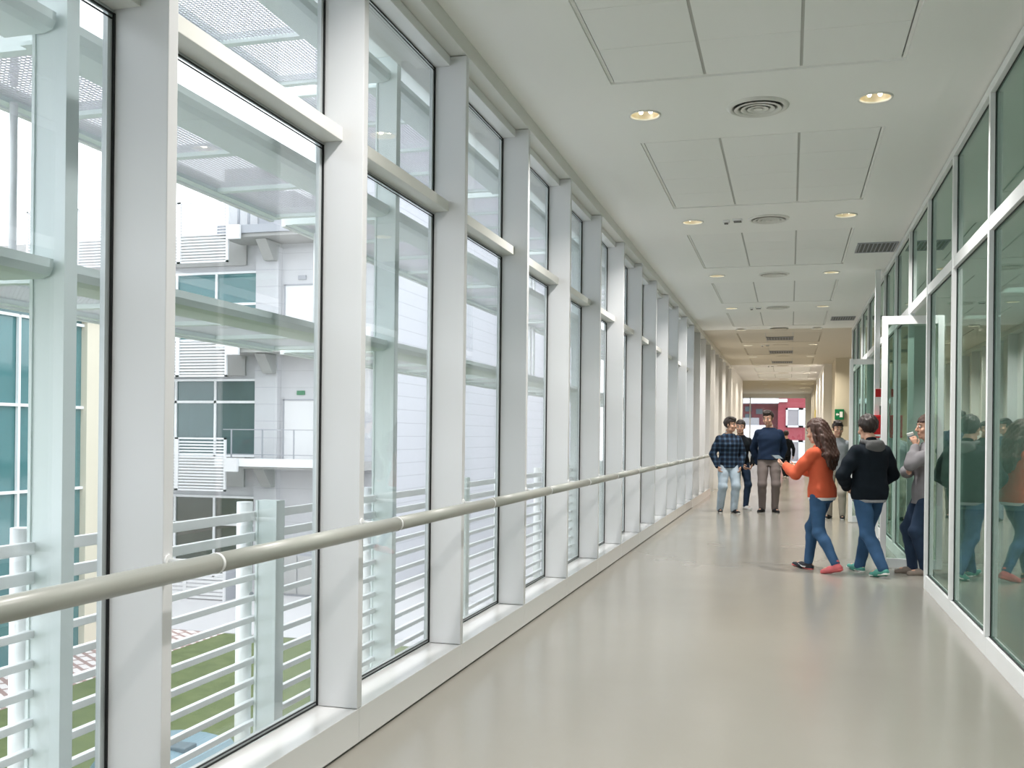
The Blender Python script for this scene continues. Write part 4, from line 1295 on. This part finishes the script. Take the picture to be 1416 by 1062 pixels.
    if P.get('longhair'):
        ln = P['longhair']
        for x, e in ((-.055, .95), (-.025, 1.05), (.0, 1.1), (.03, 1.06), (.058, .94)):
            p0 = hd(x, -.075, .03); p1 = hd(x * 1.25, -.098, -.10); p2 = p1 + M @ V3(x * .25, -.045, -ln * e * .6); p3 = p2 + M @ V3(-x * .1, -.012, -ln * e * .4)
            f.chain([p0, p1, p2, p3], [.040, .042, .036, .012], .025)
        for s in (-1, 1):
            f.chain([hd(s * .072, -.01, .03), hd(s * .082, -.02, -.07), hd(s * .08, -.035, -.16), T((s * .065 * H, -.052 * H, .76 * H))], [.022, .026, .026, .012], .02)
    if P.get('bob'):
        for s in (-1, 1):
            f.chain([hd(s * .070, -.02, .04), hd(s * .085, -.015, -.04), hd(s * .075, -.03, -.11)], [.026, .026, .018], .02)
        f.chain([hd(0, -.08, .02), hd(0, -.095, -.06), hd(0, -.075, -.12)], [.05, .05, .03], .03)
    def strands(ax):
        X = ax[0][:, None, None]; Y = ax[1][None, :, None]; Z = ax[2][None, None, :]
        return P.get('strand', .004) * (np.sin(150 * X + 40 * Y + ph) * np.cos(130 * Y - 50 * X) + .5 * np.sin(90 * Z + 100 * X))
    child('hair', f.mesh('hair', strands), P.get('hair', HAIRDARK))
    # ---- eyes and brows
    if P.get('eyes', True):
        for s in (-1, 1):
            g = MB(); c = hd(s * .032, .0835, .006)
            bmesh.ops.create_uvsphere(g.bm, u_segments=14, v_segments=10, radius=.0115 * q)
            ff = HM @ V3(0, 1, 0)
            wk, dk = g.mi(EYEW), g.mi(EYED)
            for fc in g.bm.faces:
                fc.smooth = True
                fc.material_index = dk if Vector(fc.calc_center_median()).normalized().dot(Vector(ff)) > .80 else wk
            bmesh.ops.translate(g.bm, verts=g.bm.verts[:], vec=Vector(c))
            me_ = bpy.data.meshes.new('eye'); g.bm.to_mesh(me_); g.bm.free(); me_.materials.append(EYEW); me_.materials.append(EYED)
            e = bpy.data.objects.new('eye', me_); COL.objects.link(e); e.parent = o
        for s in (-1, 1):
            f = Field(hc - .2, hc + .2, min(h, .006))
            f.chain([hd(s * .016, .090, .030), hd(s * .034, .088, .036), hd(s * .052, .074, .031)], [.0052, .0055, .0035], .003)
            child('eyebrow', f.mesh('eyebrow'), P.get('hair', HAIRDARK))
    return o, dict(hd=hd, T=T, wri=wri, elb=elb, HM=HM, M=M, ank=ank, hc=hc)

def cloth(name, col, rough=0.85, var=.18, vs=9.0):
    return mat(name, col, rough, spec=0.2, var=var, vscale=vs, bump=.12, bscale=160)
SKIN = mat('skin', (0.52, 0.30, 0.21), 0.5, spec=.35, var=.08, vscale=14)
LIPS = mat('lips', (0.42, 0.16, 0.13), 0.45)
EYEW = mat('eye white', (0.42, 0.39, 0.36), 0.4); EYED = mat('dark iris', (0.02, 0.014, 0.01), 0.2)
HAIRDARK = mat('dark brown hair', (0.022, 0.014, 0.011), 0.5, spec=.4, var=.4, vscale=30)
HAIRBROWN = mat('brown hair', (0.055, 0.025, 0.017), 0.5, spec=.4, var=.4, vscale=30)
SOLEW = mat('white rubber sole', (0.72, 0.71, 0.69), 0.6)
SOLED = mat('dark rubber sole', (0.02, 0.02, 0.02), 0.6)
JEANL = cloth('pale blue jeans', (0.36, 0.43, 0.49), var=.28, vs=7)
JEANM = cloth('mid blue jeans', (0.035, 0.085, 0.17), var=.45, vs=7)
JEAND = cloth('dark blue jeans', (0.022, 0.040, 0.075), var=.35, vs=7)
CHINO = cloth('grey brown chinos', (0.165, 0.135, 0.125), var=.15)
KHAKI = cloth('light khaki trousers', (0.34, 0.31, 0.26), var=.15)
NAVY = cloth('navy knit', (0.010, 0.022, 0.050), var=.25)
BLACKC = cloth('black cloth', (0.006, 0.008, 0.011), var=.3)
BLACKJ = cloth('black jacket cloth', (0.004, 0.008, 0.013), var=.3)
ORANGE = cloth('orange sweatshirt', (0.56, 0.105, 0.05), var=.12)
GREYK = cloth('grey knit', (0.21, 0.20, 0.21), var=.2)
GREYT = cloth('pale grey jumper', (0.30, 0.31, 0.33), var=.2)
GREYHOOD = cloth('grey hood cloth', (0.10, 0.10, 0.10), var=.2)
WHITEC = cloth('white shirt cloth', (0.70, 0.70, 0.70), var=.05)
def plaid():
    m = cloth('dark blue plaid', (0.015, 0.03, 0.06))
    nt = m.node_tree; b_ = nt.nodes['Principled BSDF']
    tc = nt.nodes.new('ShaderNodeTexCoord'); sx = nt.nodes.new('ShaderNodeSeparateXYZ'); nt.links.new(tc.outputs['Object'], sx.inputs[0])
    outs = []
    for i in (0, 2):
        mu = nt.nodes.new('ShaderNodeMath'); mu.operation = 'MULTIPLY'; mu.inputs[1].default_value = 1 / .085
        nt.links.new(sx.outputs[i], mu.inputs[0])
        fr = nt.nodes.new('ShaderNodeMath'); fr.operation = 'FRACT'; nt.links.new(mu.outputs[0], fr.inputs[0])
        lt = nt.nodes.new('ShaderNodeMath'); lt.operation = 'LESS_THAN'; lt.inputs[1].default_value = .42; nt.links.new(fr.outputs[0], lt.inputs[0])
        outs.append(lt)
    ad = nt.nodes.new('ShaderNodeMath'); ad.operation = 'ADD'; nt.links.new(outs[0].outputs[0], ad.inputs[0]); nt.links.new(outs[1].outputs[0], ad.inputs[1])
    cr = nt.nodes.new('ShaderNodeValToRGB'); cr.color_ramp.interpolation = 'CONSTANT'
    cr.color_ramp.elements[0].color = (0.006, 0.010, 0.018, 1); cr.color_ramp.elements[1].position = .33; cr.color_ramp.elements[1].color = (0.016, 0.032, 0.062, 1)
    e = cr.color_ramp.elements.new(.75); e.color = (0.05, 0.085, 0.13, 1)
    mu = nt.nodes.new('ShaderNodeMath'); mu.operation = 'MULTIPLY'; mu.inputs[1].default_value = .5; nt.links.new(ad.outputs[0], mu.inputs[0])
    nt.links.new(mu.outputs[0], cr.inputs[0]); nt.links.new(cr.outputs[0], b_.inputs['Base Color'])
    return m
PLAID = plaid()
SHB = cloth('black shoe', (0.012, 0.012, 0.013), rough=.6)
SHW = cloth('white shoe', (0.62, 0.60, 0.58), rough=.6)
SHG = cloth('green shoe', (0.08, 0.28, 0.23), rough=.6)
SHDK = cloth('dark sneaker', (0.03, 0.032, 0.04), rough=.6)
SHP = cloth('coral sneaker', (0.55, 0.13, 0.14), rough=.6)
SHT = cloth('taupe suede shoe', (0.24, 0.20, 0.17), rough=.8)
CORALSOLE = mat('coral sole', (0.62, 0.12, 0.12), .6)

STUD = 'students in the corridor'
person('person in a dark blue plaid jacket and pale jeans, head turned aside', 1.77, (-1.10, 18.95, 0), 200, dict(
    footL=(-.075, .13, 14, 0), footR=(.155, .02, -12, 0), handL=(-.20, .10, .86), handR=(.22, .06, .86), elbowL=(-.8, -.7, -.1), elbowR=(.8, -.7, -.1),
    head=(52, 4, 0), lean=2, twist=-6, curlL=35, curlR=35, top=PLAID, topname='jacket', hem=.475, ease=.030, flare=.012, sleeve=.018, collar=1, trousers=JEANL, loose=.016, shoe=SHB, sole=SOLEW,
    shirtcollar=WHITEC, hair=HAIRDARK, hairvol=.016, fringe=.05, quiff=1, seed=1, grid=.009, cuffarm=.96))
person('person in a black top, blue jeans and white shoes standing behind the plaid jacket', 1.74, (-.93, 19.95, 0), 205, dict(
    footL=(-.08, .10, 10, 0), footR=(.11, .0, -14, 0), handL=(-.16, .20, .88), handR=(.06, .24, .88), elbowL=(-1, -.5, -.1), elbowR=(.9, -.6, -.1), head=(-30, 6, 0),
    curlL=40, curlR=40, top=BLACKC, topname='jacket', hem=.48, ease=.012, trousers=JEAND, loose=.004, shoe=SHW, hair=HAIRDARK, hairvol=.014, seed=2, grid=.009))
person('tall person in a navy jumper and grey brown trousers standing mid corridor', 1.92, (-.375, 19.4, 0), 184, dict(
    footL=(-.115, .05, 16, 0), footR=(.115, .03, -22, 0), handL=(-.20, -.17, .92), handR=(.20, -.17, .92), elbowL=(-.8, -.5, 0), elbowR=(.8, -.5, 0), head=(-24, 14, 2),
    top=NAVY, hem=.515, ease=.030, flare=.006, sleeve=.018, trousers=CHINO, loose=.012, shoe=SHB, sole=SOLED, shirtcollar=WHITEC, hair=HAIRDARK, quiff=1, fringe=.06, seed=3, grid=.009, wide=1.04, curlL=45, curlR=45))
person('person in black clothes far down the corridor, half hidden by the navy jumper', 1.66, (-.12, 36.0, 0), 15, dict(
    footL=(-.07, -.12, 5, .02), footR=(.08, .12, -5, 0), handL=(-.26, .02, .80), handR=(.27, .05, .80), top=BLACKC, topname='jacket', trousers=BLACKC, shoe=SHW, hair=HAIRDARK, ease=.02, seed=4, grid=.012, eyes=False))
orange, OI = person('person with long brown hair in an orange sweatshirt and blue jeans, walking away', 1.60, (.33, 10.97, 0), 55, dict(
    footL=(-.13, -.26, 6, .035), footR=(.03, .17, 8, 0), toeupR=8, kneeL=(-.05, 1, 0), kneeR=(.05, 1, 0), handL=(-.12, .37, 1.10), handR=(.05, .36, 1.08), elbowL=(-.55, -1, -.4), elbowR=(.7, -.9, -.4),
    hdirL=(.25, 1, .25), hdirR=(-.25, 1, .25), palmL=(.6, 0, .8), palmR=(-.6, 0, .8), thumbL=(-.6, 0, .7), thumbR=(.6, 0, .7), curlL=35, curlR=35, head=(4, 14, 0), fem=1, lean=2,
    top=ORANGE, topname='sweatshirt', hem=.485, ease=.024, flare=.006, sleeve=.018, cuffarm=.9, hemtrim=WHITEC, trousers=JEANM, loose=.004, waist=.56, cuff=.03, shoeL=SHP, shoeR=SHDK, stripe='R', sole=CORALSOLE,
    hair=HAIRBROWN, longhair=.30, hairvol=.014, nape=-.09, strand=.005, seed=5, grid=.0068, wide=.98))
t = empty('mobile_phone', (0, 0, 0)); tag(t, 'dark mobile phone held out in front of the orange sweatshirt', 'phone')
_p = (Vector(OI['wri']['L'] + OI['wri']['R']) / 2); _p = Vector((_p.x, _p.y + .17, _p.z + .10))
_R = Matrix.Rotation(math.radians(55), 3, 'Z')
t.location = Vector((.33, 10.97, 0)) + _R @ _p; t.rotation_euler = (math.radians(35), 0, math.radians(55))
g = MB(); g.box(-.07, .07, -.036, .036, -.005, .004, BLACK, bevel=.003); o = g.build('case', BLACK); o.parent = t
g = MB(); g.box(-.063, .063, -.031, .031, .004, .0052, DARKBOX); o = g.build('screen', DARKBOX); o.parent = t
person('person in a pale grey jumper and khaki trousers, mostly behind the orange sweatshirt', 1.70, (.80, 18.25, 0), 168, dict(
    footL=(-.11, .05, 10, 0), footR=(.12, .0, -12, 0), handL=(-.24, .03, .82), handR=(.25, .05, .84), head=(26, 8, 0), top=GREYT, trousers=KHAKI, shoe=SHB, hair=HAIRDARK, quiff=1, fringe=.05, ease=.022, seed=6, grid=.009))
person('person in a hooded black jacket, jeans and green shoes, seen from behind', 1.64, (.80, 10.87, 0), 35, dict(
    footL=(-.05, -.27, 4, .03), footR=(.075, .23, 2, 0), toeupR=6, kneeL=(-.05, 1, 0), kneeR=(.06, 1, 0), handL=(-.15, .17, .90), handR=(.16, .17, .90), elbowL=(-1, -.55, .1), elbowR=(1, -.55, .1), head=(-6, 12, 0),
    top=BLACKJ, topname='jacket', hem=.475, ease=.034, flare=.004, sleeve=.024, collar=1, hood=GREYHOOD, trousers=JEANM, loose=.010, waist=.57, shoe=SHG, sole=SOLEW, hair=HAIRDARK, hairvol=.016, nape=-.08, seed=7, grid=.0068, wide=1.10, curlL=40, curlR=40, hemtrim=GREYT))
door, DI = person('person in a grey jumper and dark jeans drinking from a cup beside the open door', 1.65, (1.375, 11.10, 0), 100, dict(
    footL=(-.09, .03, 4, 0), footR=(.075, .11, 6, 0), handL=(-.055, .125, 1.325), handR=(-.05, .20, 1.06), elbowL=(-.7, .55, -.9), elbowR=(.8, .3, -.6), hdirL=(.2, .2, .95), hdirR=(-1, .25, .1), palmL=(1, 0, 0), palmR=(0, -1, .2),
    thumbL=(0, -1, .3), curlL=48, curlR=20, head=(4, 2, 0), fem=1, lean=-3, top=GREYK, hem=.44, ease=.034, flare=.012, sleeve=.020, cuffarm=.92, trousers=JEAND, loose=.008, shoe=SHT, sole=SHT, hair=HAIRBROWN, bob=1, hairvol=.014, fringe=.05, seed=8, grid=.0068))
t = empty('cup', (0, 0, 0)); tag(t, 'white paper cup with a dark band held up to the mouth beside the door', 'cup')
_R = Matrix.Rotation(math.radians(100), 3, 'Z')
_m = Vector(DI['wri']['L']) + Vector((.2, .2, .95)).normalized() * .078 + Vector((.058, .006, .012)); t.location = Vector((1.375, 11.10, 0)) + _R @ _m
t.rotation_euler = (math.radians(-18), 0, math.radians(100))
g = MB(); g.lathe([(0.0, -.03), (.024, -.03), (.034, .06), (.0345, .062), (.032, .06), (.022, -.025), (0, -.025)], m=SIGNWHITE); o = g.build('body', SIGNWHITE); o.parent = t
g = MB(); g.lathe([(.0278, -.002), (.0318, .034), (.0325, .034), (.0285, -.002), (.0278, -.002)], m=DARKBOX); o = g.build('band', DARKBOX); o.parent = t
